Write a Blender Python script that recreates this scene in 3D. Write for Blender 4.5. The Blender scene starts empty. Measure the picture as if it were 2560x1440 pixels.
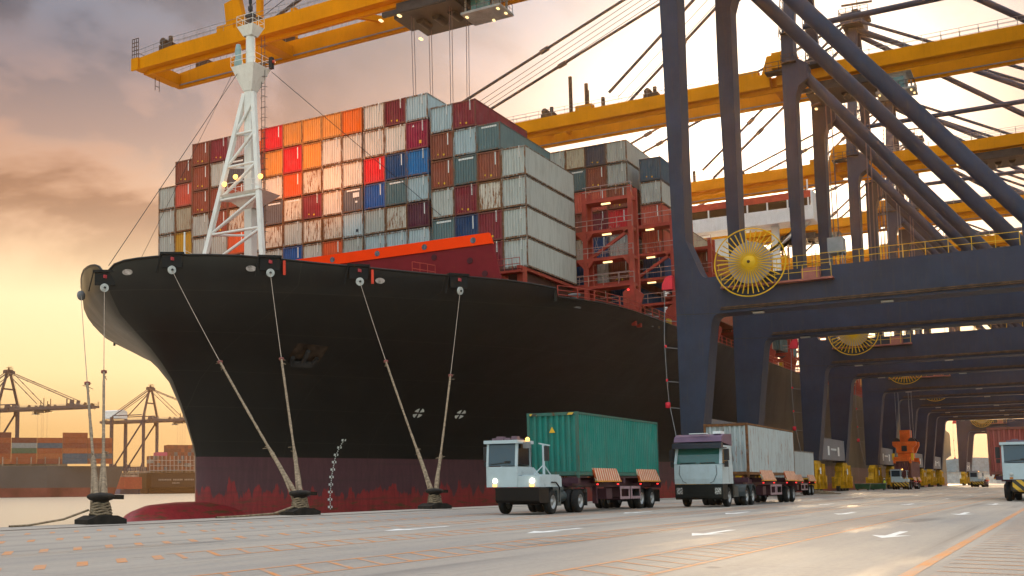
import bpy, bmesh, math, random
from mathutils import Vector, Matrix
random.seed(7)
S = bpy.context.scene
COL = S.collection
R = math.radians
MATS = {}

# ------------------------------------------------------------------ helpers
def tag(o, label=None, cat=None, group=None, kind=None):
    if label: o['label'] = label
    if cat: o['category'] = cat
    if group: o['group'] = group
    if kind: o['kind'] = kind
    return o

def empty(name, loc=(0, 0, 0), rz=0.0, label=None, cat=None, group=None, kind=None):
    o = bpy.data.objects.new(name, None)
    COL.objects.link(o)
    o.location = loc
    o.rotation_euler = (0, 0, rz)
    o.empty_display_size = 0.5
    return tag(o, label, cat, group, kind)

def children(o):
    return list(o.children)

def copy_tree(o, parent=None):
    kids = list(o.children)
    c = o.copy()
    COL.objects.link(c)
    if parent is not None:
        c.parent = parent
    for k in kids:
        copy_tree(k, c)
    return c

def instance(me, name, parent=None, loc=(0, 0, 0), rot=(0, 0, 0), scale=(1, 1, 1), mat=None):
    o = bpy.data.objects.new(name, me)
    COL.objects.link(o)
    o.location = loc
    o.rotation_euler = rot
    o.scale = scale
    if parent is not None:
        o.parent = parent
    return o

class MB:
    def __init__(s):
        s.v = []; s.f = []; s.m = []; s.mi = 0; s.sm = []; s.smooth = False
    def add(s, vs, fs):
        b = len(s.v)
        s.v += [tuple(p) for p in vs]
        for q in fs:
            s.f.append(tuple(b + i for i in q)); s.m.append(s.mi); s.sm.append(s.smooth)
        return s
    def box(s, x0, x1, y0, y1, z0, z1):
        if x0 > x1: x0, x1 = x1, x0
        if y0 > y1: y0, y1 = y1, y0
        if z0 > z1: z0, z1 = z1, z0
        return s.add([(x0,y0,z0),(x1,y0,z0),(x1,y1,z0),(x0,y1,z0),(x0,y0,z1),(x1,y0,z1),(x1,y1,z1),(x0,y1,z1)],
                     [(0,3,2,1),(4,5,6,7),(0,1,5,4),(1,2,6,5),(2,3,7,6),(3,0,4,7)])
    def prism(s, pts, axis, a, b):
        n = len(pts)
        def P(p, t):
            return (t, p[0], p[1]) if axis == 'x' else ((p[0], t, p[1]) if axis == 'y' else (p[0], p[1], t))
        vs = [P(p, a) for p in pts] + [P(p, b) for p in pts]
        fs = [tuple(range(n)), tuple(range(2*n-1, n-1, -1))]
        for i in range(n):
            j = (i+1) % n
            fs.append((i, i+n, j+n, j))
        return s.add(vs, fs)
    def beam(s, p, q, w, h, up=(0, 0, 1)):
        p = Vector(p); q = Vector(q); d = (q-p).normalized(); u = Vector(up)
        if abs(d.dot(u)) > .99: u = Vector((1, 0, 0))
        r = d.cross(u).normalized(); u = r.cross(d)
        r = r*w/2; u = u*h/2
        vs = [p-r-u, p+r-u, p+r+u, p-r+u, q-r-u, q+r-u, q+r+u, q-r+u]
        return s.add(vs, [(0,1,2,3),(7,6,5,4),(0,4,5,1),(1,5,6,2),(2,6,7,3),(3,7,4,0)])
    def tube(s, p, q, r, n=8, r2=None, cap=True):
        p = Vector(p); q = Vector(q); d = (q-p).normalized()
        u = Vector((0, 0, 1)) if abs(d.z) < .95 else Vector((1, 0, 0))
        a = d.cross(u).normalized(); b = d.cross(a)
        r2 = r if r2 is None else r2
        vs = []
        for c, rr in ((p, r), (q, r2)):
            for i in range(n):
                t = 2*math.pi*i/n
                vs.append(c + a*rr*math.cos(t) + b*rr*math.sin(t))
        fs = [(i, (i+1) % n, n+(i+1) % n, n+i) for i in range(n)]
        sm = s.smooth; s.smooth = n > 6
        s.add(vs, fs)
        s.smooth = False
        if cap:
            s.add(vs[:n], [tuple(range(n-1, -1, -1))]); s.add(vs[n:], [tuple(range(n))])
        s.smooth = sm
        return s
    def path(s, pts, r, n=6):
        pts = [Vector(p) for p in pts]
        rings = []
        for i, p in enumerate(pts):
            d = (pts[min(i+1, len(pts)-1)] - pts[max(i-1, 0)]).normalized()
            u = Vector((0, 0, 1)) if abs(d.z) < .95 else Vector((1, 0, 0))
            a = d.cross(u).normalized(); b = d.cross(a)
            rr = r[i] if isinstance(r, (list, tuple)) else r
            rings.append([p + a*rr*math.cos(2*math.pi*k/n) + b*rr*math.sin(2*math.pi*k/n) for k in range(n)])
        vs = [v for g in rings for v in g]
        fs = []
        for i in range(len(pts)-1):
            for k in range(n):
                fs.append((i*n+k, i*n+(k+1) % n, (i+1)*n+(k+1) % n, (i+1)*n+k))
        sm = s.smooth; s.smooth = True
        s.add(vs, fs); s.smooth = sm
        return s
    def lathe(s, prof, o=(0, 0, 0), axis='z', n=24):
        vs = []
        for (r, h) in prof:
            for k in range(n):
                t = 2*math.pi*k/n; c, d = r*math.cos(t), r*math.sin(t)
                vs.append((o[0]+c, o[1]+d, o[2]+h) if axis == 'z' else ((o[0]+h, o[1]+c, o[2]+d) if axis == 'x' else (o[0]+c, o[1]+h, o[2]+d)))
        fs = []
        for i in range(len(prof)-1):
            for k in range(n):
                fs.append((i*n+k, i*n+(k+1) % n, (i+1)*n+(k+1) % n, (i+1)*n+k))
        sm = s.smooth; s.smooth = True
        s.add(vs, fs); s.smooth = sm
        return s
    def mesh(s, name):
        me = bpy.data.meshes.new(name)
        me.from_pydata(s.v, [], s.f)
        me.polygons.foreach_set('use_smooth', s.sm)
        me.polygons.foreach_set('material_index', s.m)
        bm = bmesh.new(); bm.from_mesh(me)
        bmesh.ops.recalc_face_normals(bm, faces=bm.faces)
        bm.to_mesh(me); bm.free()
        me.update()
        return me
    def build(s, name, mat, parent=None, loc=(0, 0, 0), rot=(0, 0, 0)):
        me = s.mesh(name)
        for m in (mat if isinstance(mat, (list, tuple)) else [mat]):
            me.materials.append(m)
        return instance(me, name, parent, loc, rot)

def split_build(mb, name, mat, parent=None, off=(0, 0, 0)):
    """every separate piece of the mesh becomes an object of its own"""
    par = list(range(len(mb.v)))
    def find(i):
        while par[i] != i:
            par[i] = par[par[i]]; i = par[i]
        return i
    key = {}
    for i, v in enumerate(mb.v):
        k = (round(v[0], 4), round(v[1], 4), round(v[2], 4))
        if k in key: par[find(i)] = find(key[k])
        else: key[k] = i
    for f in mb.f:
        a = find(f[0])
        for i in f[1:]: par[find(i)] = a
    groups = {}
    for fi, f in enumerate(mb.f): groups.setdefault(find(f[0]), []).append(fi)
    out = []
    for g in groups.values():
        m = MB(); mp = {}
        for fi in g:
            q = []
            for i in mb.f[fi]:
                if i not in mp: mp[i] = len(m.v); m.v.append(mb.v[i])
                q.append(mp[i])
            m.f.append(tuple(q)); m.m.append(mb.m[fi]); m.sm.append(mb.sm[fi])
        out.append(m.build(name, mat, parent))
    return out

# ------------------------------------------------------------------ materials
def newmat(name):
    m = bpy.data.materials.new(name); m.use_nodes = True
    nt = m.node_tree; nt.nodes.clear()
    out = nt.nodes.new('ShaderNodeOutputMaterial')
    b = nt.nodes.new('ShaderNodeBsdfPrincipled')
    nt.links.new(b.outputs[0], out.inputs[0])
    return m, nt, b

def N(nt, t, **kw):
    n = nt.nodes.new('ShaderNode' + t)
    for k, v in kw.items():
        if k == 'inp':
            for a, c in v.items(): n.inputs[a].default_value = c
        else: setattr(n, k, v)
    return n

def ramp(nt, fac, stops, interp='LINEAR'):
    n = nt.nodes.new('ShaderNodeValToRGB'); n.color_ramp.interpolation = interp
    e = n.color_ramp.elements
    while len(e) < len(stops): e.new(.5)
    for x, (p, c) in zip(e, stops):
        x.position = p; x.color = tuple(c) + (1,) if len(c) == 3 else c
    nt.links.new(fac, n.inputs[0])
    return n

def mix(nt, fac, a, b, bt='MIX'):
    n = nt.nodes.new('ShaderNodeMix'); n.data_type = 'RGBA'; n.blend_type = bt
    for i, x in ((0, fac), (6, a), (7, b)):
        if hasattr(x, 'is_output') or isinstance(x, bpy.types.NodeSocket): nt.links.new(x, n.inputs[i])
        elif i == 0: n.inputs[0].default_value = x
        else: n.inputs[i].default_value = tuple(x) + (1,) if len(x) == 3 else x
    return n.outputs[2]

def mth(nt, op, a, b=0.0, c=None, clamp=False):
    n = nt.nodes.new('ShaderNodeMath'); n.operation = op; n.use_clamp = clamp
    for i, x in enumerate((a, b) if c is None else (a, b, c)):
        if isinstance(x, bpy.types.NodeSocket): nt.links.new(x, n.inputs[i])
        else: n.inputs[i].default_value = x
    return n.outputs[0]

def ocoord(nt, scale=(1, 1, 1), src='Object'):
    tc = nt.nodes.new('ShaderNodeTexCoord')
    mp = nt.nodes.new('ShaderNodeMapping'); mp.inputs[3].default_value = scale
    nt.links.new(tc.outputs[src], mp.inputs[0])
    return mp.outputs[0]

def noise(nt, vec, scale, detail=4, rough=.6):
    n = nt.nodes.new('ShaderNodeTexNoise')
    n.inputs['Scale'].default_value = scale; n.inputs['Detail'].default_value = detail
    n.inputs['Roughness'].default_value = rough
    if vec is not None: nt.links.new(vec, n.inputs['Vector'])
    return n.outputs[0]

def M(name, col, rough=.5, metal=0.0, var=.18, scale=.7, streak=0.0, dirt=(.05, .035, .025), bump=0.0, spec=.2, emit=None, es=1.0):
    if name in MATS: return MATS[name]
    m, nt, b = newmat(name)
    c = ocoord(nt)
    n1 = noise(nt, c, scale, 5)
    dk = tuple(x*(1-var*1.6) for x in col); lt = tuple(min(1, x*(1+var)) for x in col)
    base = ramp(nt, n1, [(.3, dk), (.7, lt)]).outputs[0]
    if streak > 0:
        n2 = noise(nt, ocoord(nt, (2.2, 2.2, .25)), 1.3, 5, .7)
        f = mth(nt, 'MULTIPLY', ramp(nt, n2, [(.52, (0, 0, 0)), (.72, (1, 1, 1))]).outputs[0], streak)
        base = mix(nt, f, base, dirt)
    nt.links.new(base, b.inputs['Base Color'])
    rr = mth(nt, 'MULTIPLY_ADD', n1, .25, rough-.12, clamp=True)
    nt.links.new(rr, b.inputs['Roughness'])
    b.inputs['Metallic'].default_value = metal
    b.inputs['Specular IOR Level'].default_value = spec
    if bump:
        bp = N(nt, 'Bump', inp={'Strength': bump, 'Distance': .02})
        nt.links.new(noise(nt, c, scale*14, 4), bp.inputs['Height']); nt.links.new(bp.outputs[0], b.inputs['Normal'])
    if emit:
        b.inputs['Emission Color'].default_value = tuple(emit)+(1,); b.inputs['Emission Strength'].default_value = es
    MATS[name] = m
    return m

def container_mat(name, frame=False):
    """paint takes the object's own colour; its alpha says how rusty the box is"""
    m, nt, b = newmat(name)
    oi = N(nt, 'ObjectInfo')
    tc = N(nt, 'TexCoord')
    def nz(scale, sx, sy, sz, detail=5, rough=.65):
        mp = N(nt, 'Mapping'); mp.inputs[3].default_value = (sx, sy, sz)
        nt.links.new(tc.outputs['Object'], mp.inputs[0])
        n = N(nt, 'TexNoise', noise_dimensions='4D')
        n.inputs['Scale'].default_value = scale; n.inputs['Detail'].default_value = detail; n.inputs['Roughness'].default_value = rough
        nt.links.new(mp.outputs[0], n.inputs['Vector'])
        nt.links.new(mth(nt, 'MULTIPLY', oi.outputs['Random'], 60.0), n.inputs['W'])
        return n.outputs[0]
    fade = nz(.9, 1, 1, 1)
    col = mix(nt, mth(nt, 'MULTIPLY', ramp(nt, fade, [(.35, (0, 0, 0)), (.75, (1, 1, 1))]).outputs[0], .12), oi.outputs['Color'], (.42, .42, .4))
    grime = nz(1.5, 2.4, 2.4, .35)
    col = mix(nt, mth(nt, 'MULTIPLY', ramp(nt, grime, [(.45, (0, 0, 0)), (.8, (1, 1, 1))]).outputs[0], .45), col, (.09, .06, .045))
    st = nz(2.0, 3.2, 3.2, .55, 6, .72)
    thr = mth(nt, 'MULTIPLY_ADD', oi.outputs['Alpha'], -.36, .82 if not frame else .6)
    rust = mth(nt, 'MULTIPLY', mth(nt, 'SUBTRACT', st, thr), 14.0, clamp=True)
    rcol = ramp(nt, nz(6, 1, 1, 1), [(.3, (.085, .03, .012)), (.7, (.34, .13, .04))]).outputs[0]
    col = mix(nt, rust, col, rcol)
    if frame:
        col = mix(nt, .45, col, (.07, .045, .03))
    nt.links.new(col, b.inputs['Base Color'])
    b.inputs['Roughness'].default_value = .62
    b.inputs['Specular IOR Level'].default_value = .12
    return m

def stripe_mat(name, a, b_, axis=(1, 0, 1), period=.3, duty=.5, rough=.5):
    m, nt, b = newmat(name)
    tc = N(nt, 'TexCoord'); sp = N(nt, 'SeparateXYZ'); nt.links.new(tc.outputs['Object'], sp.inputs[0])
    s = None
    for i, k in enumerate(axis):
        t = mth(nt, 'MULTIPLY', sp.outputs[i], k/period)
        s = t if s is None else mth(nt, 'ADD', s, t)
    fr = mth(nt, 'FRACT', s)
    f = mth(nt, 'GREATER_THAN', fr, duty)
    g = noise(nt, ocoord(nt), 3, 5)
    col = mix(nt, f, a, b_)
    col = mix(nt, mth(nt, 'MULTIPLY', ramp(nt, g, [(.45, (0, 0, 0)), (.75, (1, 1, 1))]).outputs[0], .4), col, (.08, .06, .05))
    nt.links.new(col, b.inputs['Base Color']); b.inputs['Roughness'].default_value = rough
    MATS[name] = m
    return m

def lamp_mat(name, col, s):
    m, nt, b = newmat(name)
    b.inputs['Base Color'].default_value = tuple(col)+(1,)
    b.inputs['Emission Color'].default_value = tuple(col)+(1,); b.inputs['Emission Strength'].default_value = s
    return m

CRANE_BLUE = M('crane_blue_paint', (.026, .034, .062), .55, var=.2, scale=.25, streak=.35, dirt=(.07, .05, .04))
CRANE_YEL = M('crane_yellow_paint', (.62, .225, .0), .6, var=.1, scale=.3, streak=.2, dirt=(.22, .07, .0), spec=.05)
BOGIE_YEL = M('bogie_yellow_paint', (.62, .32, .01), .5, var=.3, scale=1.2, streak=.5, dirt=(.06, .04, .02))
DARK = M('dark_steel', (.035, .033, .035), .5, var=.3)
GREYS = M('grey_steel', (.22, .22, .23), .5, var=.2)
BROWNS = M('rusty_brown_steel', (.09, .05, .03), .65, var=.35, scale=2)
RUBBER = M('tyre_rubber', (.018, .018, .019), .8, var=.25, scale=4)
RIM = M('wheel_rim_steel', (.35, .35, .36), .4, .5, var=.3, scale=5)
WHITE = M('white_paint', (.76, .77, .78), .4, var=.06, streak=.22, dirt=(.3, .24, .18))
MASTW = M('mast_white_paint', (.78, .75, .7), .4, var=.06, streak=.25, dirt=(.35, .26, .18))
TRUCKW = M('truck_white_paint', (.42, .50, .54), .3, var=.06, scale=1.5, streak=.2, dirt=(.3, .27, .24))
GLASS = M('tinted_glass', (.012, .035, .06), .08, var=.1, spec=.6)
GLASSG = M('green_glass', (.03, .12, .1), .1, var=.1, spec=.8)
PURPLE = M('plum_paint', (.13, .075, .13), .35, var=.15)
TRAILER = M('trailer_maroon_paint', (.07, .028, .042), .5, var=.3, streak=.4)
PINK = M('worn_pink_rail_paint', (.42, .24, .28), .55, var=.3, scale=4)
SHIPRED = M('ship_deck_red_paint', (.40, .06, .04), .55, var=.18, streak=.35, dirt=(.12, .04, .03))
MAROON = M('breakwater_maroon_paint', (.185, .016, .022), .55, var=.08, spec=.08, streak=.12, dirt=(.08, .03, .03))
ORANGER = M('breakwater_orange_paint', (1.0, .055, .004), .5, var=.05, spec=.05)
ROPEW = M('mooring_wire_rope', (.33, .26, .20), .8, var=.25, scale=6)
ROPET = M('frayed_rope_tail', (.26, .19, .125), .9, var=.35, scale=5, bump=.6)
IRON = M('bollard_black_iron', (.022, .018, .015), .75, var=.4, scale=3, streak=.4, dirt=(.08, .045, .02), spec=.2)
ORANGE_SP = M('spreader_orange_paint', (.75, .13, .02), .45, var=.2, streak=.3)
YELRAIL = M('yellow_rail_paint', (.65, .4, .02), .5, var=.15)
REDFLAG = M('red_marker_plastic', (.65, .03, .05), .5, var=.1)
CFRAME = container_mat('container_frame_paint', True)
CPAINT = container_mat('container_wall_paint')
MARKW = M('white_lettering_paint', (.75, .75, .73), .5, var=.1)
MARKY = M('yellow_sticker', (.7, .4, .03), .5, var=.1)
MARKB = M('dark_sticker', (.03, .04, .06), .5, var=.1)
LAMP = lamp_mat('warm_strip_lamp', (1, .70, .30), .45)
LAMPH = lamp_mat('headlamp_glow', (1, .90, .65), 2.2)
LAMPO = lamp_mat('orange_lamp_glow', (1, .42, .08), 1.0)
LAMPR = lamp_mat('red_lamp_glow', (1, .03, .03), .5)
REELGREY = M('reel_disc_grey', (.36, .31, .33), .6, var=.12)
ALLM = MATS
# ------------------------------------------------------------------ camera
def camera():
    yaw, pitch, roll = R(32.8703), R(5.8926), R(-.5006)
    f = Vector((math.cos(yaw)*math.cos(pitch), math.sin(yaw)*math.cos(pitch), math.sin(pitch)))
    r = Vector((math.sin(yaw), -math.cos(yaw), 0)); u = r.cross(f)
    r2 = r*math.cos(roll) + u*math.sin(roll); u2 = u*math.cos(roll) - r*math.sin(roll)
    cd = bpy.data.cameras.new('camera'); co = bpy.data.objects.new('camera', cd); COL.objects.link(co)
    mt = Matrix.Identity(4)
    for i in range(3):
        mt[i][0] = r2[i]; mt[i][1] = u2[i]; mt[i][2] = -f[i]
    mt[2][3] = 1.25
    co.matrix_world = mt
    cd.sensor_width = 36; cd.sensor_fit = 'HORIZONTAL'
    cd.lens = 2836.76/2560*36
    cd.shift_x = (1280-842.70)/2560; cd.shift_y = (923.55-720)/2560
    cd.clip_end = 9000; cd.clip_start = .1
    S.camera = co
camera()

# ------------------------------------------------------------------ light and sky
SUN_AZ, SUN_EL = R(11.9), R(14.5)
SD = Vector((math.cos(SUN_AZ)*math.cos(SUN_EL), math.sin(SUN_AZ)*math.cos(SUN_EL), math.sin(SUN_EL)))
sl = bpy.data.lights.new('sun', 'SUN'); sl.energy = 1.0; sl.angle = R(10); sl.color = (1, .70, .40)
so = bpy.data.objects.new('sun', sl); COL.objects.link(so)
so.rotation_euler = SD.to_track_quat('Z', 'Y').to_euler()

SKYK = .235
def world():
    w = bpy.data.worlds.new('World'); S.world = w; w.use_nodes = True
    nt = w.node_tree; nt.nodes.clear()
    out = nt.nodes.new('ShaderNodeOutputWorld')
    sky = N(nt, 'TexSky', sky_type='NISHITA', sun_disc=False)
    sky.sun_elevation = SUN_EL; sky.sun_rotation = R(90) - SUN_AZ
    sky.air_density = 1.2; sky.dust_density = 2.0
    bg1 = N(nt, 'Background'); bg1.inputs[1].default_value = .105
    nt.links.new(mix(nt, 1.0, sky.outputs[0], (1.0, .90, .78), 'MULTIPLY'), bg1.inputs[0])
    tc = N(nt, 'TexCoord'); sp = N(nt, 'SeparateXYZ'); nt.links.new(tc.outputs['Generated'], sp.inputs[0])
    z = sp.outputs[2]
    def dot(v):
        n = N(nt, 'VectorMath', operation='DOT_PRODUCT'); n.inputs[1].default_value = v
        nt.links.new(tc.outputs['Generated'], n.inputs[0]); return n.outputs['Value']
    base = ramp(nt, mth(nt, 'MULTIPLY', z, 2.0, clamp=True), [
        (0, (.78, .46, .17)), (.10, (.88, .56, .23)), (.20, (1.2, .86, .44)), (.33, (1.25, .95, .55)),
        (.45, (.84, .58, .38)), (.60, (.44, .30, .25)), (.74, (.17, .17, .21)), (1, (.17, .21, .29))]).outputs[0]
    # clouds: noise over a flat layer above the scene
    zz = mth(nt, 'ADD', mth(nt, 'MAXIMUM', z, 0.0), .38)
    cv = N(nt, 'CombineXYZ')
    nt.links.new(mth(nt, 'DIVIDE', sp.outputs[0], zz), cv.inputs[0]); nt.links.new(mth(nt, 'DIVIDE', sp.outputs[1], zz), cv.inputs[1])
    nz = N(nt, 'TexNoise'); nz.inputs['Scale'].default_value = 2.6; nz.inputs['Detail'].default_value = 7
    nz.inputs['Roughness'].default_value = .55; nz.inputs['Distortion'].default_value = .35
    mp = N(nt, 'Mapping'); mp.inputs[1].default_value = (3.1, .6, 0)
    nt.links.new(cv.outputs[0], mp.inputs[0]); nt.links.new(mp.outputs[0], nz.inputs['Vector'])
    cl = ramp(nt, nz.outputs[0], [(.38, (0, 0, 0)), (.54, (1, 1, 1))]).outputs[0]
    high = ramp(nt, z, [(.16, (0, 0, 0)), (.25, (1, 1, 1))]).outputs[0]
    shade = ramp(nt, nz.outputs[0], [(.40, (.44, .46, .51)), (.54, (.17, .172, .195)), (.70, (.075, .072, .085))]).outputs[0]
    warm = ramp(nt, z, [(.17, (2.6, 1.35, .6)), (.30, (2.3, 1.15, .62)), (.39, (1, .97, 1.03))]).outputs[0]
    shade = mix(nt, 1.0, shade, warm, 'MULTIPLY')
    cm = mth(nt, 'MULTIPLY', mth(nt, 'MULTIPLY', cl, high), .9)
    colr = mix(nt, cm, base, shade)
    # glow round the low sun
    sd = mth(nt, 'MAXIMUM', dot(SD), 0.0)
    g1 = mth(nt, 'MULTIPLY', mth(nt, 'POWER', sd, 130.0), 3.6)
    g2 = mth(nt, 'MULTIPLY', mth(nt, 'POWER', sd, 15.0), .62)
    glow = N(nt, 'VectorMath', operation='ADD')
    a = N(nt, 'VectorMath', operation='SCALE'); a.inputs[0].default_value = (1, .82, .58); nt.links.new(g1, a.inputs['Scale'])
    b = N(nt, 'VectorMath', operation='SCALE'); b.inputs[0].default_value = (.95, .80, .68); nt.links.new(g2, b.inputs['Scale'])
    nt.links.new(a.outputs[0], glow.inputs[0]); nt.links.new(b.outputs[0], glow.inputs[1])
    tot = N(nt, 'VectorMath', operation='ADD'); nt.links.new(colr, tot.inputs[0]); nt.links.new(glow.outputs[0], tot.inputs[1])
    bg2 = N(nt, 'Background'); nt.links.new(tot.outputs[0], bg2.inputs[0]); bg2.inputs[1].default_value = SKYK
    wgt = ramp(nt, mth(nt, 'MULTIPLY_ADD', dot((.85, .53, 0)), .5, .5), [(.46, (0, 0, 0)), (.72, (1, 1, 1))]).outputs[0]
    low = ramp(nt, z, [(.5, (1, 1, 1)), (.8, (0, 0, 0))]).outputs[0]
    ms = N(nt, 'MixShader'); nt.links.new(mth(nt, 'MULTIPLY', wgt, low), ms.inputs[0])
    nt.links.new(bg1.outputs[0], ms.inputs[1]); nt.links.new(bg2.outputs[0], ms.inputs[2])
    can = N(nt, 'Background'); can.inputs[0].default_value = (1.0, .955, .89, 1)
    nt.links.new(mth(nt, 'MULTIPLY', ramp(nt, z, [(.55, (0, 0, 0)), (.9, (1, 1, 1))]).outputs[0], .32), can.inputs[1])
    ad = N(nt, 'AddShader'); nt.links.new(ms.outputs[0], ad.inputs[0]); nt.links.new(can.outputs[0], ad.inputs[1])
    nt.links.new(ad.outputs[0], out.inputs[0])
world()
S.view_settings.view_transform = 'Standard'; S.view_settings.look = 'None'
S.view_settings.exposure = 2.15; S.view_settings.gamma = 1.0
try:
    S.cycles.max_bounces = 6; S.cycles.diffuse_bounces = 3; S.cycles.glossy_bounces = 3
    S.cycles.volume_bounces = 0; S.cycles.sample_clamp_indirect = 6
except Exception: pass

# ------------------------------------------------------------------ quay, water
EDGE = 30.0; WZ = -2.8
def concrete():
    m, nt, b = newmat('quay_concrete')
    c = ocoord(nt)
    big = noise(nt, ocoord(nt, (.35, 1, 1)), .16, 5, .6)
    col = ramp(nt, big, [(.30, (.245, .22, .20)), (.5, (.35, .30, .25)), (.70, (.45, .38, .305))]).outputs[0]
    st = noise(nt, ocoord(nt, (.07, 1.4, 1)), 1.0, 6, .65)
    col = mix(nt, mth(nt, 'MULTIPLY', ramp(nt, st, [(.48, (0, 0, 0)), (.7, (1, 1, 1))]).outputs[0], .5), col, (.19, .18, .185))
    st2 = noise(nt, ocoord(nt, (.05, .5, 1)), 1.7, 6, .6)
    col = mix(nt, mth(nt, 'MULTIPLY', ramp(nt, st2, [(.55, (0, 0, 0)), (.7, (1, 1, 1))]).outputs[0], .5), col, (.44, .39, .34))
    fine = noise(nt, c, 9, 6, .7)
    col = mix(nt, .25, col, ramp(nt, fine, [(.3, (.14, .13, .13)), (.7, (.46, .44, .42))]).outputs[0])
    tc = N(nt, 'TexCoord'); sp = N(nt, 'SeparateXYZ'); nt.links.new(tc.outputs['Object'], sp.inputs[0])
    jx = mth(nt, 'LESS_THAN', mth(nt, 'FRACT', mth(nt, 'MULTIPLY', sp.outputs[0], 1/6.0)), .004)
    jy = mth(nt, 'LESS_THAN', mth(nt, 'FRACT', mth(nt, 'MULTIPLY_ADD', sp.outputs[1], 1/7.4, .31)), .004)
    col = mix(nt, mth(nt, 'MULTIPLY', mth(nt, 'MAXIMUM', jx, jy), .55), col, (.08, .075, .07))
    # tyre tracks down the lanes, oil spots, damp patches
    tn = noise(nt, ocoord(nt, (.012, 1, 1)), 2.3, 3, .5)
    ty = mth(nt, 'FRACT', mth(nt, 'MULTIPLY_ADD', sp.outputs[1], 1/1.95, mth(nt, 'MULTIPLY', tn, .5)))
    tr = ramp(nt, mth(nt, 'ABSOLUTE', mth(nt, 'SUBTRACT', ty, .5)), [(.0, (1, 1, 1)), (.16, (0, 0, 0))]).outputs[0]
    tb = ramp(nt, noise(nt, ocoord(nt, (.03, .3, 1)), 1.1, 4, .6), [(.42, (0, 0, 0)), (.62, (1, 1, 1))]).outputs[0]
    col = mix(nt, mth(nt, 'MULTIPLY', mth(nt, 'MULTIPLY', tr, tb), .62), col, (.12, .11, .105))
    oil = ramp(nt, noise(nt, ocoord(nt, (.7, 1, 1)), 1.35, 3, .5), [(.69, (0, 0, 0)), (.74, (1, 1, 1))]).outputs[0]
    col = mix(nt, mth(nt, 'MULTIPLY', oil, .5), col, (.1, .09, .085))
    damp = ramp(nt, noise(nt, ocoord(nt, (.1, .6, 1)), .55, 5, .6), [(.55, (0, 0, 0)), (.66, (1, 1, 1))]).outputs[0]
    col = mix(nt, mth(nt, 'MULTIPLY', damp, .45), col, (.17, .165, .165))
    nt.links.new(col, b.inputs['Base Color'])
    nt.links.new(mth(nt, 'MULTIPLY_ADD', damp, -.3, .62), b.inputs['Roughness'])
    b.inputs['Specular IOR Level'].default_value = .3
    bp = N(nt, 'Bump', inp={'Strength': .25, 'Distance': .02}); nt.links.new(fine, bp.inputs['Height']); nt.links.new(bp.outputs[0], b.inputs['Normal'])
    return m
CONC = concrete()
mb = MB(); mb.box(-60, 900, -400, EDGE, -8, 0)
tag(mb.build('quay', CONC), kind='structure')
mb = MB()
mb.box(-60, 900, 27.28, 27.36, .002, .006); mb.box(-60, 900, 27.5, 27.58, .002, .006)
tag(mb.build('crane_rail', M('rail_steel', (.07, .05, .045), .4, .6, var=.3)), kind='structure')
mb = MB(); mb.box(-60, 900, EDGE+.003, EDGE+.22, -.5, -.02)
tag(mb.build('quay_edge_beam', M('edge_beam_concrete', (.2, .18, .165), .7, var=.3, streak=.6)), kind='structure')

def water():
    m, nt, b = newmat('harbour_water')
    b.inputs['Base Color'].default_value = (.48, .42, .33, 1)
    b.inputs['Roughness'].default_value = .3
    b.inputs['IOR'].default_value = 1.33
    n1 = noise(nt, ocoord(nt, (1, 1, 1)), .9, 5, .6)
    n2 = noise(nt, ocoord(nt, (1, 1, 1)), .13, 3, .5)
    h = mth(nt, 'ADD', n1, mth(nt, 'MULTIPLY', n2, 1.6))
    bp = N(nt, 'Bump', inp={'Strength': .25, 'Distance': .25}); nt.links.new(h, bp.inputs['Height']); nt.links.new(bp.outputs[0], b.inputs['Normal'])
    return m
mb = MB(); mb.add([(-1500, EDGE-3, WZ), (6000, EDGE-3, WZ), (6000, 6000, WZ), (-1500, 6000, WZ)], [(0, 1, 2, 3)])
tag(mb.build('water', water()), kind='structure')

# ------------------------------------------------------------------ painted markings
def paintmat(name, col, wear):
    m, nt, b = newmat(name)
    n = noise(nt, ocoord(nt, (.5, 1, 1)), 2.2, 6, .75)
    f = ramp(nt, n, [(wear-.1, (0, 0, 0)), (wear+.12, (1, 1, 1))]).outputs[0]
    nt.links.new(mix(nt, mth(nt, 'MULTIPLY_ADD', f, .65, .06), col, (.33, .295, .26)), b.inputs['Base Color'])
    b.inputs['Roughness'].default_value = .6
    return m
ORM = paintmat('worn_orange_marking', (.62, .215, .035), .5)
WHM = paintmat('worn_white_marking', (.80, .80, .78), .62)
Z1 = .004
def quad(mb, pts):
    mb.add([(x, y, Z1) for x, y in pts], [tuple(range(len(pts)))])
def strip(name, y0, y1, xs, xe, x_border, rung_w, lab):
    mb = MB()
    if x_border is not None:
        for y in (y0, y1):
            quad(mb, [(x_border, y-.05), (420, y-.05), (420, y+.05), (x_border, y+.05)])
    x = xs
    sk = .84*(y1-y0)
    while x < xe:
        quad(mb, [(x, y0+.07), (x+rung_w, y0+.07), (x+sk+rung_w, y1-.07), (x+sk, y1-.07)])
        x += .935 if x < 60 else 1.87
    tag(mb.build(name, ORM), kind='structure')
strip('lane_marking', 5.0, 6.36, 9.4, 120, 4, .11, '')
strip('lane_marking', 9.35, 10.6, 10.2, 120, 11.5, .13, '')
strip('lane_marking', 13.3, 14.55, 15.6, 120, 16.5, .15, '')
strip('lane_marking', 17.2, 18.2, 25.8, 120, 30, .16, '')
strip('lane_marking', 20.9, 21.7, 25.8, 110, 32, .16, '')
strip('lane_marking', 13.55, 14.5, 8.6, 15.4, None, .26, '')
strip('lane_marking', 17.2, 18.25, 13.0, 25.5, None, .24, '')
strip('lane_marking', 20.9, 21.9, 16.0, 25.5, None, .24, '')
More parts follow.
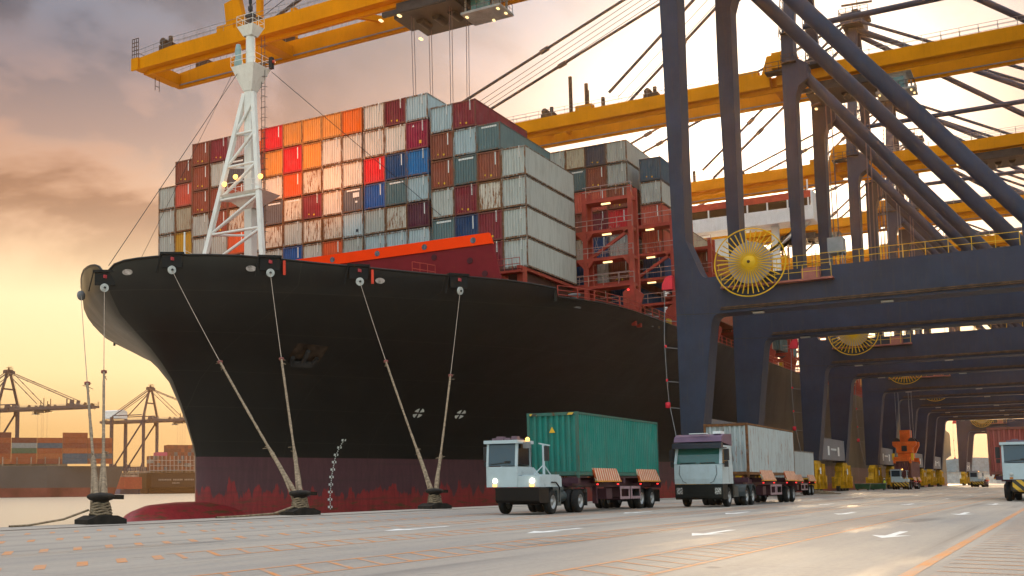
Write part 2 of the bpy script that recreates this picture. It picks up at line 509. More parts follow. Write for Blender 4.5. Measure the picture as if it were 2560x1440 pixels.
strip('lane_marking', 24.35, 25.3, 19.0, 46, None, .2, '')
mb = MB(); quad(mb, [(3, 1.88), (420, 1.88), (420, 2.06), (3, 2.06)])
x = 14.0
while x < 90:
    quad(mb, [(x, .55), (x+.09, .55), (x+.35, 1.70), (x+.26, 1.70)]); x += .93
tag(mb.build('lane_marking', ORM), kind='structure')
mb = MB()
for x0 in (27.9, 48.0, 68.5, 90, 112, 134, 160, 190):
    for yc in (3.7, 7.8, 12.0, 16.3, -1.2):
        q = x0 + (yc*7 % 3)*.3 - .4
        quad(mb, [(q+1.3, yc-.1), (q+3.9, yc-.1), (q+3.9, yc+.1), (q+1.3, yc+.1)])
        quad(mb, [(q, yc), (q+1.5, yc-.42), (q+1.3, yc), (q+1.5, yc+.42)])
tag(mb.build('lane_arrow_marking', WHM), kind='structure')
# ------------------------------------------------------------------ container ship
YC = 63.4
T_ = [0, .25, .6, 1.2, 2, 3, 4, 5.5, 7, 8.5, 10, 12, 14, 16, 18, 20, 22, 24, 26, 28, 30, 33, 36, 40, 44]
def interp(x, xs, ys):
    if x <= xs[0]: return ys[0]
    for i in range(len(xs)-1):
        if x <= xs[i+1]:
            t = (x-xs[i])/(xs[i+1]-xs[i]); return ys[i]*(1-t)+ys[i+1]*t
    return ys[-1]
DT = [0, .1, .4, 1, 2.5, 5, 8, 12, 16, 20, 24, 28, 32, 38, 46]; DB = [0, .6, 1.4, 2.6, 4.8, 7.7, 10.8, 14.4, 17.7, 20.8, 23.8, 26.3, 28.1, 29.2, 29.4]
WT = [0, .4, 2, 6, 12.3, 23, 37, 55, 75, 100, 125]; WB = [0, .5, 1.3, 2.9, 4.9, 8.2, 13, 19.5, 25.2, 28.8, 29.4]
SZ = [-6, 3.8, 5, 6.7, 8.3, 10.3, 11.6, 12.8, 13.9, 15.1, 15.85, 16.7, 17.5, 18.5, 21]
SX = [75.65, 75.65, 75.29, 74.55, 73.72, 72.53, 71.2, 69.71, 68.0, 66.2, 65.6, 65.0, 64.6, 64.4, 64.4]
TX = [64.4, 64.5, 64.76, 65.48, 66.36, 66.88, 68.32, 70.44, 72.7, 75.16, 77.72, 80.4, 83.26, 86.22, 88.06, 90.44, 92.7]
TZ = [17.9, 18.7, 19.05, 19.26, 19.4, 19.49, 19.57, 19.56, 19.39, 19.18, 19.04, 18.89, 18.76, 18.71, 18.65, 18.5, 18.26]
MD = 17.45
BOW_END = 470.0
def stem(z): return interp(z, SZ, SX)
def half(t, z):
    k = min(1, max(0, (z-3.9)/(17.5-3.9)))
    w = k**1.7
    return interp(t, WT, WB)*(1-w) + interp(t, DT, DB)*w
def half_at(X, z):
    b = half(max(0, X-stem(z)), z)
    if X > 400: b *= 1 - .35*((X-400)/70)**2*(1 if z < 10 else .35)
    return b

def hull_mat():
    m, nt, b = newmat('hull_paint')
    tc = N(nt, 'TexCoord'); sp = N(nt, 'SeparateXYZ'); nt.links.new(tc.outputs['Object'], sp.inputs[0])
    z = sp.outputs[2]
    n1 = noise(nt, ocoord(nt, (.35, .35, .1)), .8, 6, .65)
    blk = ramp(nt, n1, [(.3, (.004, .0035, .0035)), (.75, (.011, .009, .008))]).outputs[0]
    # boot topping: dull plum above, red patches where blocks of growth were cleaned
    pat = noise(nt, ocoord(nt, (1.9, 1.9, .35)), .7, 3, .55)
    edge = mth(nt, 'ADD', z, mth(nt, 'MULTIPLY', pat, 5.2))
    redf = ramp(nt, mth(nt, 'MULTIPLY', edge, .2), [(.68, (1, 1, 1)), (.73, (0, 0, 0))]).outputs[0]
    n3 = noise(nt, ocoord(nt, (1.5, 1.5, .3)), 1.5, 6, .7)
    plum = ramp(nt, n3, [(.3, (.075, .027, .038)), (.7, (.115, .042, .052))]).outputs[0]
    red = ramp(nt, n3, [(.3, (.20, .018, .022)), (.7, (.36, .032, .036))]).outputs[0]
    low = mix(nt, redf, plum, red)
    alg = noise(nt, ocoord(nt, (.4, .4, 2.2)), 1.4, 5, .7)
    algf = mth(nt, 'MULTIPLY', ramp(nt, alg, [(.52, (0, 0, 0)), (.62, (1, 1, 1))]).outputs[0], ramp(nt, mth(nt, 'MULTIPLY_ADD', z, .25, .6, clamp=True), [(.5, (.85,)*3), (.75, (0, 0, 0))]).outputs[0])
    low = mix(nt, algf, low, (.075, .06, .02))
    sx = mth(nt, 'LESS_THAN', mth(nt, 'FRACT', mth(nt, 'MULTIPLY', sp.outputs[0], 1/9.6)), .006)
    sz = mth(nt, 'LESS_THAN', mth(nt, 'FRACT', mth(nt, 'MULTIPLY_ADD', z, 1/2.9, .2)), .018)
    seam = mth(nt, 'MAXIMUM', sx, sz)
    blk = mix(nt, mth(nt, 'MULTIPLY', seam, .6), blk, (.03, .025, .02))
    rs = ramp(nt, noise(nt, ocoord(nt, (.55, .55, .06)), 1.2, 6, .7), [(.62, (0, 0, 0)), (.78, (1, 1, 1))]).outputs[0]
    blk = mix(nt, mth(nt, 'MULTIPLY', rs, .35), blk, (.05, .028, .016))
    tide = ramp(nt, noise(nt, ocoord(nt, (.05, .05, 3.0)), 1.0, 4, .6), [(.5, (0, 0, 0)), (.66, (1, 1, 1))]).outputs[0]
    low = mix(nt, mth(nt, 'MULTIPLY', tide, .3), low, (.05, .03, .03))
    f = mth(nt, 'GREATER_THAN', z, 3.9)
    nt.links.new(mix(nt, f, low, blk), b.inputs['Base Color'])
    nt.links.new(mth(nt, 'MULTIPLY_ADD', n1, .3, .26), b.inputs['Roughness'])
    b.inputs['Specular IOR Level'].default_value = .4
    bp = N(nt, 'Bump', inp={'Strength': .12, 'Distance': .1}); nt.links.new(noise(nt, ocoord(nt), .5, 3), bp.inputs['Height']); nt.links.new(bp.outputs[0], b.inputs['Normal'])
    return m
HULL = hull_mat()

ship = empty('container_ship', (64.4, YC, WZ), 0, 'huge black hulled container ship with red boot topping moored along the quay', 'container ship')
SO = Vector((64.4, YC, WZ))
def sp_(x, y, z): return (x-SO.x, y-SO.y, z-SO.z)
def part(mb, name, mat, parent=None):
    """mesh written in world metres, hung under the ship"""
    mb.v = [sp_(*v) for v in mb.v]
    return mb.build(name, mat, parent or ship)

def parts(mb, name, mat, parent=None):
    mb.v = [sp_(*v) for v in mb.v]
    return split_build(mb, name, mat, parent or ship)

def hull():
    ts = [0, .1, .25, .5, .9, 1.5, 2.2, 3, 4, 5.2, 6.5, 8, 9.5, 11, 12.5, 14, 16, 18, 20, 22, 24, 26, 28.3, 28.35, 31, 34, 38, 44, 52, 62, 75, 90, 105, 125, 160, 220, 300, 345, 370, 390, 405, 408.8]
    zs = [-6, -2.8, -1.2, .4, 2, 3.9, 5, 6.7, 8.3, 10.3, 11.6, 12.8, 13.9, 15.1, 15.85, 16.7, 17.4, None]
    grid = []
    for z in zs:
        row = []
        for t in ts:
            zz = z
            if z is None:
                Xd = 64.4+t
                zz = interp(Xd, TX, TZ) if t < 28.32 else MD+.1
            xs = stem(zz)
            X = xs + t*(BOW_END-xs)/(BOW_END-64.4)
            if zz < 12 and X > 440: X = 440 + (X-440)*max(.15, (zz+6)/18)
            row.append((X, half_at(X, zz), zz))
        grid.append(row)
    for side in (-1, 1):
        pass
    mb = MB(); mb.smooth = True
    n = len(ts)
    for side in (-1, 1):
        vs = [(X, YC+side*b, z) for row in grid for (X, b, z) in row]
        fs = []
        for i in range(len(zs)-1):
            for k in range(n-1):
                fs.append((i*n+k, i*n+k+1, (i+1)*n+k+1, (i+1)*n+k))
        mb.add(vs, fs)
    # transom
    mb.smooth = False
    vs = [(row[-1][0], YC-row[-1][1], row[-1][2]) for row in grid] + [(row[-1][0], YC+row[-1][1], row[-1][2]) for row in grid]
    m = len(grid)
    mb.add(vs, [(i, i+1, m+i+1, m+i) for i in range(m-1)])
    # object origin at z=0 so that the paint lines sit at their true height
    mb.v = [(x-SO.x, y-SO.y, z) for x, y, z in mb.v]
    me = mb.mesh('hull'); me.materials.append(HULL)
    o = instance(me, 'hull', ship, (0, 0, -SO.z))
    # bulb
    mb = MB(); mb.smooth = True
    prof = [(66.0, .02), (66.12, .5), (66.5, 1.1), (67.1, 1.7), (68.2, 2.3), (70, 2.75), (73, 2.92), (78, 2.95), (85, 2.9), (96, 2.6)]
    cz = -3.0
    rings = []
    nn = 24
    vs = []
    for X, r in prof:
        for k in range(nn):
            a = 2*math.pi*k/nn
            c, s_ = math.cos(a), math.sin(a)
            rr = r*(1.0 if s_ > 0 else 1.2)
            vs.append((X-SO.x, YC-SO.y+c*r*.95, cz+s_*rr + (.15 if s_ > 0 else 0)*min(1, r/2.3)))
    fs = [(i*nn+k, i*nn+(k+1) % nn, (i+1)*nn+(k+1) % nn, (i+1)*nn+k) for i in range(len(prof)-1) for k in range(nn)]
    mb.add(vs, fs)
    me = mb.mesh('bulbous_bow'); me.materials.append(HULL)
    instance(me, 'bulbous_bow', ship, (0, 0, -SO.z))
    # inner bulwark and deck
    mb = MB()
    xs = [68, 70, 72, 76, 80, 84, 88.6, 92, 96, 100, 106, 112, 120, 130, 200, 300, 400, 468]
    top = []
    for X in xs: top.append((X, half_at(X, 15.8)-.9))
    poly = [(X, YC-b) for X, b in top] + [(X, YC+b) for X, b in reversed(top)]
    mb.prism(poly, 'z', 16.2, 16.6)
    part(mb, 'main_deck', SHIPRED)
    # thick top edge of the bulwark
    mb = MB()
    for side in (-1, 1):
        pts = [(X, YC+side*(half_at(X, interp(X, TX, TZ))-.02), interp(X, TX, TZ)) for X in [64.42, 64.6, 64.9, 65.4, 66.2, 67.4, 68.8, 70.4, 72.7, 75.2, 77.7, 80.4, 83.3, 86.2, 88.1, 90.4, 92.6]]
        mb.path(pts, .11, 6)
        pts = [(X, YC+side*(half_at(X, MD+.1)-.02), MD+.1) for X in (92.9, 95, 98, 101, 105, 120, 200, 300, 400, 468)]
        mb.path(pts, .1, 6)
        mb.box(92.65, 92.8, YC+side*(half_at(92.7, 18)-.2), YC+side*(half_at(92.7, 18)), 17.2, 18.3)
    part(mb, 'bulwark_rail', M('bulwark_black_paint', (.015, .013, .012), .4, var=.2))
hull()

def on_hull(X, z, off=.06, side=-1):
    b = half_at(X, z); e = .3
    bx = (half_at(X+e, z)-half_at(X-e, z))/(2*e); bz = (half_at(X, z+e)-half_at(X, z-e))/(2*e)
    n = Vector((-bx, side, -bz)).normalized()
    return Vector((X, YC+side*b, z))+n*off, n, bx, bz

def decal(mb, X, z, poly, off=.07):
    """flat paint mark on the hull: poly in (along, up) metres"""
    p, n, bx, bz = on_hull(X, z, off)
    a = Vector((1, -bx, 0)).normalized(); u = n.cross(a)
    if u.z < 0: u = -u
    vs = [p + a*q[0] + u*q[1] for q in poly]
    mb.add(vs, [tuple(range(len(poly)))])

# bow thruster and draught marks
for X, z in ((96.56, 8.3), (101.57, 8.34)):
    mb = MB()
    for k in range(4):
        a0 = math.pi/4 + k*math.pi/2
        poly = [(.12*math.cos(a0), .12*math.sin(a0))] + [(.62*math.cos(a0-.5+.1*j), .62*math.sin(a0-.5+.1*j)) for j in range(11)]
        decal(mb, X, z, poly)
    part(mb, 'thruster_mark', MARKW)
mb = MB()
for i in range(38):
    t = i/37
    z = 5.6 - 6.4*t
    X = interp(z, [-1.1, .4, 2.2, 4.1, 5.8], [88.73, 88.7, 88.9, 89.36, 89.9])
    if i % 4 == 0:
        decal(mb, X-.16, z, [(-.12, -.1), (.12, -.1), (.12, .1), (-.12, .1)])
        decal(mb, X+.18, z, [(-.09, -.1), (.06, -.1), (.06, .1), (-.09, .1)])
    else:
        decal(mb, X, z, [(-.06, -.05), (.06, -.05), (.06, .05), (-.06, .05)])
part(mb, 'draught_marks', MARKW)
# anchor on a flat pocket, its lighter brown standing in for reflecting plates
mb = MB()
decal(mb, 80.2, 12.8, [(-1.7, -1.2), (1.5, -1.3), (1.7, .9), (-1.3, 1.1)], .05)
pk = part(mb, 'anchor_pocket', M('anchor_pocket_sheen', (.045, .028, .02), .45, var=.5, scale=1.5, streak=.6))
p, n, bx, bz = on_hull(80.2, 12.6, .3)
mb = MB(); a = Vector((1, -bx, 0)).normalized(); u = n.cross(a); u = u if u.z > 0 else -u
mb.beam(p-u*.9, p+u*.8, .3, .25, n); mb.beam(p-u*.9-a*1.0, p-u*.9+a*1.0, .5, .3, n)
mb.beam(p-u*.9-a*1.0, p-u*.1-a*1.15, .3, .3, n); mb.beam(p-u*.9+a*1.0, p-u*.1+a*1.15, .3, .3, n)
part(mb, 'anchor', DARK)

# mooring fairleads: black housing plate, white roller, red light box, short pipe
def fairlead(X, kind=0):
    zt = interp(X, TX, TZ) if X < 92.7 else MD
    p, n, bx, bz = on_hull(X, zt-.5, .02)
    a = Vector((1, -bx, 0)).normalized()
    mb = MB()
    mb.beam(p - a*.95 + Vector((0, 0, .62)), p + a*.95 + Vector((0, 0, .62)), .5, .2)
    mb.beam(p - a*.8 + n*.06, p + a*.8 + n*.06, .12, 1.0)
    mb.tube(p - a*.9 + Vector((0, 0, .55)) + n*.2, p - a*1.25 - Vector((0, 0, 1.0)) + n*.15, .05, 6)
    f = part(mb, 'mooring_fairlead', M('fairlead_black_steel', (.006, .005, .005), .55, var=.3, spec=.25))
    mb = MB()
    q = p - Vector((0, 0, .75)) + n*.35
    d = n if kind else (n + a*.5).normalized()
    mb.tube(q - d*.08, q + d*.08, .33, 20)
    rl = part(mb, 'roller', M('roller_worn_white', (.5, .5, .48), .5, var=.2, scale=4), None)
    mb = MB(); mb.tube(q + d*.09, q + d*.15, .1, 10); part(mb, 'roller_hub', DARK)
    mb = MB(); mb.box(p.x-.3, p.x+.2, p.y+n.y*.25-.05, p.y+n.y*.25+.05, p.z+.05, p.z+.3)
    part(mb, 'line_light', M('fairlead_red_box', (.5, .06, .07), .5))
    if kind == 1:
        mb = MB(); s = p + a*1.15 + n*.2
        mb.tube(s + Vector((0, 0, .3)), s - Vector((0, 0, .85)), .12, 8)
        part(mb, 'scupper_pipe', M('scupper_red_paint', (.7, .06, .03), .45))
    return q
ROLLERS = [fairlead(64.44), fairlead(66.9), fairlead(72.1, 1), fairlead(77.6, 1), fairlead(84.6, 0)]
for X in (65.06, 71.06, 79.1):
    zt = interp(X, TX, TZ)
    p, n, bx, bz = on_hull(X, zt-.95, .03); a = Vector((1, -bx, 0)).normalized()
    mb = MB(); up = n.cross(a); up = up if up.z > 0 else -up
    vs = [p + a*.42*math.cos(t*math.pi/8) + up*.24*math.sin(t*math.pi/8) for t in range(16)]
    mb.add(vs, [tuple(range(16))])
    part(mb, 'panama_lead', M('lead_pale_steel', (.4, .33, .3), .4, var=.4, scale=3))  # flat pale oval marks the lead on the black hull

# breakwater across the deck ahead of the first stack
mb = MB()
xb = 88.0
for side in (-1, 1):
    y = lambda h: YC + side*h
    mb.add([(xb, YC, 18.25), (xb, y(23.4), 18.25), (xb, y(22.6), 21.95), (xb, YC, 21.95), (xb+.25, YC, 18.25), (xb+.25, y(23.4), 18.25), (xb+.25, y(22.6), 21.95), (xb+.25, YC, 21.95)],
           [(0, 1, 2, 3), (7, 6, 5, 4), (1, 5, 6, 2), (0, 4, 5, 1)])
bwk = part(mb, 'breakwater', MAROON)
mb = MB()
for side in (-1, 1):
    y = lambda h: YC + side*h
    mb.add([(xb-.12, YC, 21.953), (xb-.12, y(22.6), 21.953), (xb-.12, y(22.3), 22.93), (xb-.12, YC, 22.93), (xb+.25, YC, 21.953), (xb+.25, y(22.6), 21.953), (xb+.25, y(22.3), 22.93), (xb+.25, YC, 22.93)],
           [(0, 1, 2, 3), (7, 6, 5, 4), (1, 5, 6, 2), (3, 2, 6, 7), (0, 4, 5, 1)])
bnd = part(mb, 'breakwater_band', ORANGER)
mb = MB()
for y in (42.6, 47.4, 52.3, 57.2):
    mb.tube((xb-.16, y, 22.42), (xb-.125, y, 22.42), .26, 16)
parts(mb, 'band_port_hole', M('port_hole_grey', (.13, .14, .17), .5, var=.5, scale=3))
mb = MB()
for y, z in ((43.0, 20.7), (46.5, 21.4), (46.6, 18.9), (41.6, 19.4), (52, 20.6)):
    mb.tube((xb-.05, y, z), (xb-.01, y, z), .28, 16)
parts(mb, 'drain_hole', M('drain_hole_dark', (.07, .012, .018), .6))
mb = MB(); mb.box(xb-.06, xb-.01, 41.2, 43.3, 17.3, 18.7)
part(mb, 'breakwater_door', M('door_black', (.012, .01, .01), .6))
mb = MB()
for y0, y1 in ((47.4, 49.6), (49.8, 52.0)):
    for z in (18.9, 19.6): mb.tube((86.2, y0, z), (86.2, y1, z), .035, 5)
    for y in (y0, (y0+y1)/2, y1): mb.tube((86.2, y, 17), (86.2, y, 19.6), .035, 5)
part(mb, 'yellow_deck_rail', YELRAIL)
mb = MB()
for y0, y1, z in ((50.2, 53.5, 20.3), (46.0, 48.3, 20.5)):
    mb.tube((87.2, y0, z), (87.2, y1, z+.6), .035, 5); mb.tube((87.2, y0, z-.6), (87.2, y1, z), .035, 5)
    for t in (0, .33, .66, 1): mb.tube((87.2, y0+(y1-y0)*t, 17), (87.2, y0+(y1-y0)*t, z+.6*t), .03, 5)
mb.box(86.6, 87.4, 49.4, 50.4, 17, 20.4)
part(mb, 'breakwater_stair', SHIPRED)

# foremast: trunk and two raking legs
def foremast():
    T = lambda z: (83.4, YC, z)
    L = lambda z: tuple(Vector((79.85, YC+4.3, 17.0)).lerp(Vector((83.2, YC+.45, 38.7)), (z-17)/21.7))
    Rr = lambda z: tuple(Vector((79.85, YC-4.3, 17.0)).lerp(Vector((83.2, YC-.45, 38.7)), (z-17)/21.7))
    mb = MB()
    mb.box(82.95, 83.85, YC-.42, YC+.42, 16.6, 38.7)
    mb.tube((83.4, YC, 38.7), (83.4, YC, 44.4), .45, 14)
    m = part(mb, 'foremast', MASTW)
    def sub(mb, name, mat): return part(mb, name, mat, m)
    for A in (L, Rr):
        mb = MB(); mb.beam(A(16.6), A(38.4), .42, .42, (1, 0, 0)); sub(mb, 'mast_leg', MASTW)
    mb = MB()
    lv = [21.3, 24.7, 28.0, 31.2, 34.4]
    for z in lv[1:]:
        mb.tube(L(z), Rr(z), .13, 8); mb.tube(L(z), T(z), .12, 8); mb.tube(Rr(z), T(z), .12, 8)
    for i in range(4):
        mb.tube(L(lv[i+1]), Rr(lv[i+1]+3.2), .15, 8); mb.tube(L(lv[i]), Rr(lv[i+1]-.1), .15, 8) if i == 0 else None
        mb.tube(L(lv[i+1]), T(lv[i+1]+3.0), .11, 8)
    sub(mb, 'mast_bracing', MASTW)
    # hopper shaped top platform
    mb = MB()
    c = [(82.1, YC+1.35), (82.1, YC-1.35), (84.8, YC-1.35), (84.8, YC+1.35)]
    d = [(82.9, YC+.5), (82.9, YC-.5), (83.9, YC-.5), (83.9, YC+.5)]
    mb.add([(x, y, 40.9) for x, y in c]+[(x, y, 38.6) for x, y in d], [(0, 1, 2, 3), (0, 4, 5, 1), (1, 5, 6, 2), (2, 6, 7, 3), (3, 7, 4, 0)])
    sub(mb, 'mast_platform', MASTW); mb = MB()
    c2 = [(82.5, YC+.95), (82.5, YC-.95), (84.3, YC-.95), (84.3, YC+.95)]
    mb.add([(x, y, 44.9) for x, y in c2]+[(x, y, 44.0) for x, y in d], [(0, 1, 2, 3), (0, 4, 5, 1), (1, 5, 6, 2), (2, 6, 7, 3), (3, 7, 4, 0)])
    sub(mb, 'mast_top_platform', MASTW)
    mb = MB()
    for i in range(4):
        a, b = c[i], c[(i+1) % 4]; e, f = c2[i], c2[(i+1) % 4]
        for h in (.5, 1.0):
            mb.tube((*a, 40.9+h), (*b, 40.9+h), .025, 4); mb.tube((*e, 44.9+h), (*f, 44.9+h), .025, 4)
        for t in (0, .5):
            mb.tube((a[0]+(b[0]-a[0])*t, a[1]+(b[1]-a[1])*t, 40.9), (a[0]+(b[0]-a[0])*t, a[1]+(b[1]-a[1])*t, 41.9), .025, 4)
            mb.tube((e[0]+(f[0]-e[0])*t, e[1]+(f[1]-e[1])*t, 44.9), (e[0]+(f[0]-e[0])*t, e[1]+(f[1]-e[1])*t, 45.9), .025, 4)
    sub(mb, 'platform_rail', MASTW)
    mb = MB(); mb.lathe([(0, 0), (.38, 0), (.42, .5), (.3, .9), (.34, 1.5), (.22, 2.2), (0, 2.3)], (82.6, YC+.85, 40.95), 'z', 12); sub(mb, 'mast_bell_horn', M('horn_grey_green', (.3, .42, .42), .5))
    mb = MB(); mb.tube(T(44.9), T(47.6), .12, 8); mb.box(83.2, 83.6, YC-.5, YC+.5, 46.0, 46.3); mb.tube(T(46.6), T(47.0), .24, 8); mb.tube(T(47.3), T(47.9), .17, 8); sub(mb, 'masthead_light', DARK)
    mb = MB(); mb.box(84.4, 84.8, YC-1.75, YC-1.4, 40.9, 42.0); mb.tube((84.6, YC-1.35, 41.0), (84.6, YC-1.6, 41.0), .06, 5); sub(mb, 'signal_lamp', DARK)
    mb = MB(); mb.lathe([(0, 0), (.16, 0), (.16, .25), (0, .25)], (84.6, YC-1.85, 41.4), 'z', 8); sub(mb, 'red_signal_lamp', M('red_lamp_glass', (.5, .05, .03), .3))
    # caged ladder
    mb = MB()
    lx, ly = 84.0, YC-1.05
    for dy in (-.2, .2): mb.tube((lx, ly+dy, 17), (lx, ly+dy, 44), .035, 4)
    z = 17.2
    while z < 44:
        mb.tube((lx, ly-.2, z), (lx, ly+.2, z), .022, 4); z += .6
    z = 19
    while z < 44:
        pts = [(lx+.0 - .3*math.sin(t*math.pi/6) + .1, ly-.38*math.cos(t*math.pi/6)-.05, z) for t in range(7)]
        mb.path(pts, .025, 4); z += 1.0
    sub(mb, 'mast_ladder', M('ladder_dark_paint', (.09, .07, .06), .5))
    # lamp platform
    mb = MB()
    mb.add([(81.3, YC+2.0, 28.4), (81.3, YC-2.6, 28.4), (84.6, YC-2.6, 28.4), (84.6, YC+2.0, 28.4), (82.9, YC+.6, 27.2), (82.9, YC-.6, 27.2), (83.9, YC-.6, 27.2), (83.9, YC+.6, 27.2)],
           [(0, 1, 2, 3), (0, 4, 5, 1), (1, 5, 6, 2), (2, 6, 7, 3), (3, 7, 4, 0)])
    sub(mb, 'lamp_platform', MASTW)
    mb = MB()
    for h in (.5, 1.0):
        mb.tube((81.3, YC+2, 28.4+h), (81.3, YC-2.6, 28.4+h), .025, 4); mb.tube((81.3, YC+2, 28.4+h), (84.6, YC+2, 28.4+h), .025, 4)
    for k in range(6): mb.tube((81.3, YC+2-k*.92, 28.4), (81.3, YC+2-k*.92, 29.4), .025, 4)
    sub(mb, 'lamp_platform_rail', MASTW)
    for y, z in ((YC+1.5, 29.4), (YC+.2, 29.9), (YC-2.7, 29.5)):
        mb = MB(); mb.lathe([(0, -.15), (.2, -.12), (.24, .05), (.1, .2), (0, .22)], (81.35, y, z), 'x', 12); sub(mb, 'deck_floodlight', LAMPO)
foremast()
def wire(name, pts, r, mat, parent): 
    mb = MB(); mb.path(pts, r, 4); return part(mb, name, mat, parent)
wire('mast_stay', [(82.6, YC+.8, 40.5), (64.9, YC+.1, 18.9)], .035, DARK, ship)
wire('mast_stay', [(84.6, YC-1.6, 40.6), (95, YC-14, 27)], .03, DARK, ship)
wire('mast_stay', [(82.2, YC+1.2, 40.3), (76.5, YC+10, 18.5)], .02, DARK, ship)
# small jackstaff on the forecastle
mb = MB(); mb.tube((70, 60.0, 16.6), (70, 60.0, 22.1), .13, 8, .07)
for z in (19.4, 20.0): mb.tube((69.7, 59.6, z), (70.3, 60.5, z), .03, 4)
mb.path([(70, 60, 20.6), (76, 59.7, 19.5)], .025, 4); mb.path([(76, 59.7, 19.5), (74.6, 60.3, 18.9)], .05, 4)
part(mb, 'jackstaff', MASTW)

# hatch coamings, containers' supports
mb = MB()
mb.box(94.2, 122, 41.2, 85.6, 16.6, 20.9); mb.box(122.5, 178, 38.6, 88.2, 16.6, 20.9); mb.box(215, 452, 37.2, 89.6, 16.6, 20.9)
part(mb, 'hatch_coaming', M('hatch_dark_red', (.07, .022, .02), .6, var=.3, streak=.4))
mb = MB()
mb.box(94.0, 95.0, 40.7, 41.25, 16.6, 20.95); mb.box(93.6, 106.8, 40.75, 41.1, 20.7, 20.98); mb.box(93.2, 94.1, 40.6, 43.6, 20.3, 20.5)
mb.beam((93.6, 41, 19.0), (93.6, 42.8, 20.3), .15, .15)
mb.box(94.1, 94.2, 42.2, 43.4, 17.2, 20.2)
part(mb, 'stack_pedestal', SHIPRED)
mb = MB()
for h in (.55, 1.1): mb.tube((93.2, 40.6, 20.5+h), (93.2, 43.6, 20.5+h), .03, 4)
for k in range(5): mb.tube((93.2, 40.6+k*.75, 20.5), (93.2, 40.6+k*.75, 21.6), .03, 4)
part(mb, 'pedestal_rail', SHIPRED)

# lashing bridges: posts, arched portals, walkways with pale rails
def lashing_bridge(x, ytop=32.3, y0=34.9, main=True):
    """tiers of open red steel frames, highest inboard"""
    mb = MB()
    d = 1.5
    posts = [(y0, 0), (y0+4.7, 0), (y0+9.4, -2.0), (y0+14, -2.0), (y0+18.6, -2), (y0+23, -2)]
    zt = ytop
    for y, dz in posts:
        for xx in (x, x+d):
            mb.box(xx, xx+.4, y, y+.42, 16.6, (zt if y < y0+5.5 else zt-3.2))
    lv = [20.6, 23.4, 26.2]
    ye = y0+23
    for z in lv:
        mb.box(x+.02, x+d+.38, y0+.1, ye, z, z+.28)
    mb.box(x+.02, x+d+.38, y0+.1, y0+5.1, zt-1.3, zt-.95)
    for i in range(5):
        ya, yb = y0+i*4.65+.5, y0+(i+1)*4.65
        for z in lv[1:]:
            for s in (0, 1):
                yy = ya if s == 0 else yb
                q = .55*(1 if s == 0 else -1)
                mb.add([(x+.05, yy, z), (x+.05, yy+q, z), (x+.05, yy, z-.7), (x+.3, yy, z), (x+.3, yy+q, z), (x+.3, yy, z-.7)], [(0, 1, 2), (5, 4, 3), (1, 4, 5, 2), (0, 3, 4, 1)])
    mb.beam((x+.2, y0+.4, 26.1), (x+.2, y0+4.6, 23.6), .3, .28)
    # foot bracket beyond the side
    mb.prism([(y0-.1, 17.3), (y0+1.2, 17.3), (y0+1.2, 20), (y0+.4, 20.6), (y0-.8, 19.6)], 'x', x+.1, x+.4)
    lb = part(mb, 'lashing_bridge', SHIPRED)
    mb = MB()
    for z in lv + [zt-1.0]:
        e = ye if z < zt-3 else y0+5
        for h in (.55, 1.05):
            mb.tube((x-.02, y0, z+.28+h), (x-.02, e, z+.28+h), .035, 4)
        k = y0
        while k < e:
            mb.tube((x-.02, k, z+.28), (x-.02, k, z+1.35), .03, 4); k += 1.55
    part(mb, 'walkway_rail', M('walkway_pale_rail', (.45, .3, .27), .5, var=.2), lb)
    mb = MB()
    for z in (23.4, 26.2, zt-1.3):
        for y in (y0+2.6,):
            mb.box(x-.1, x+.1, y-.45, y+.45, z-.34, z-.2)
    parts(mb, 'strip_lamp', LAMP, lb)
    mb = MB()
    for k in range(4):
        yy = y0+6+k*1.1
        mb.tube((x-.05, yy, 26.6), (x-.05, yy+1.0, 30), .03, 4); mb.tube((x-.05, yy+1, 26.6), (x-.05, yy, 30), .03, 4)
    part(mb, 'lashing_rod', M('lashing_rod_steel', (.3, .22, .2), .5), lb)
    return lb
lashing_bridge(107.6, 30.6)
lashing_bridge(121.6, 30.6)
lashing_bridge(136.9, 30.6)
for x in (151.5, 166, 180.5, 215.5, 230, 245, 274, 303):
    lashing_bridge(x, 30.0)
mb = MB(); mb.lathe([(0, -.1), (.22, -.05), (.22, .1), (0, .15)], (107.3, 42.6, 24.9), 'x', 10)
part(mb, 'work_lamp', LAMPO)
mb = MB(); mb.lathe([(0, -.1), (.1, -.05), (.1, .1), (0, .15)], (107.2, 35.4, 20.1), 'x', 10)
part(mb, 'red_side_lamp', LAMPR)
# deck side rail, mooring gear
mb = MB()
x = 93.2
pts = []
while x < 300:
    y = YC-half_at(x, MD)+.15
    mb.tube((x, y, MD), (x, y, MD+1.2), .05, 4); pts.append((x, y)); x += 2.2
for h in (.4, .8, 1.2): mb.path([(a, b, MD+h) for a, b in pts], .035, 4)
part(mb, 'side_rail', SHIPRED)
for x in (96.5, 112.5, 114.5):
    y = YC-half_at(x, 17.2)+.8
    mb = MB(); mb.lathe([(0, 0), (.55, 0), (.55, .1), (.3, .15), (.3, 1.1), (.55, 1.15), (.55, 1.3), (0, 1.3)], (x, y, 17.0), 'z', 14); part(mb, 'mooring_bitt', GREYS)
# side panels beside the rail (pale boxes, yellow locker)
mb = MB()
for x in (118, 124, 131, 146, 158, 171): mb.box(x, x+.8, YC-half_at(x, 17.2)+.3, YC-half_at(x, 17.2)+.7, 17.2, 18.5)
parts(mb, 'side_locker', YELRAIL)

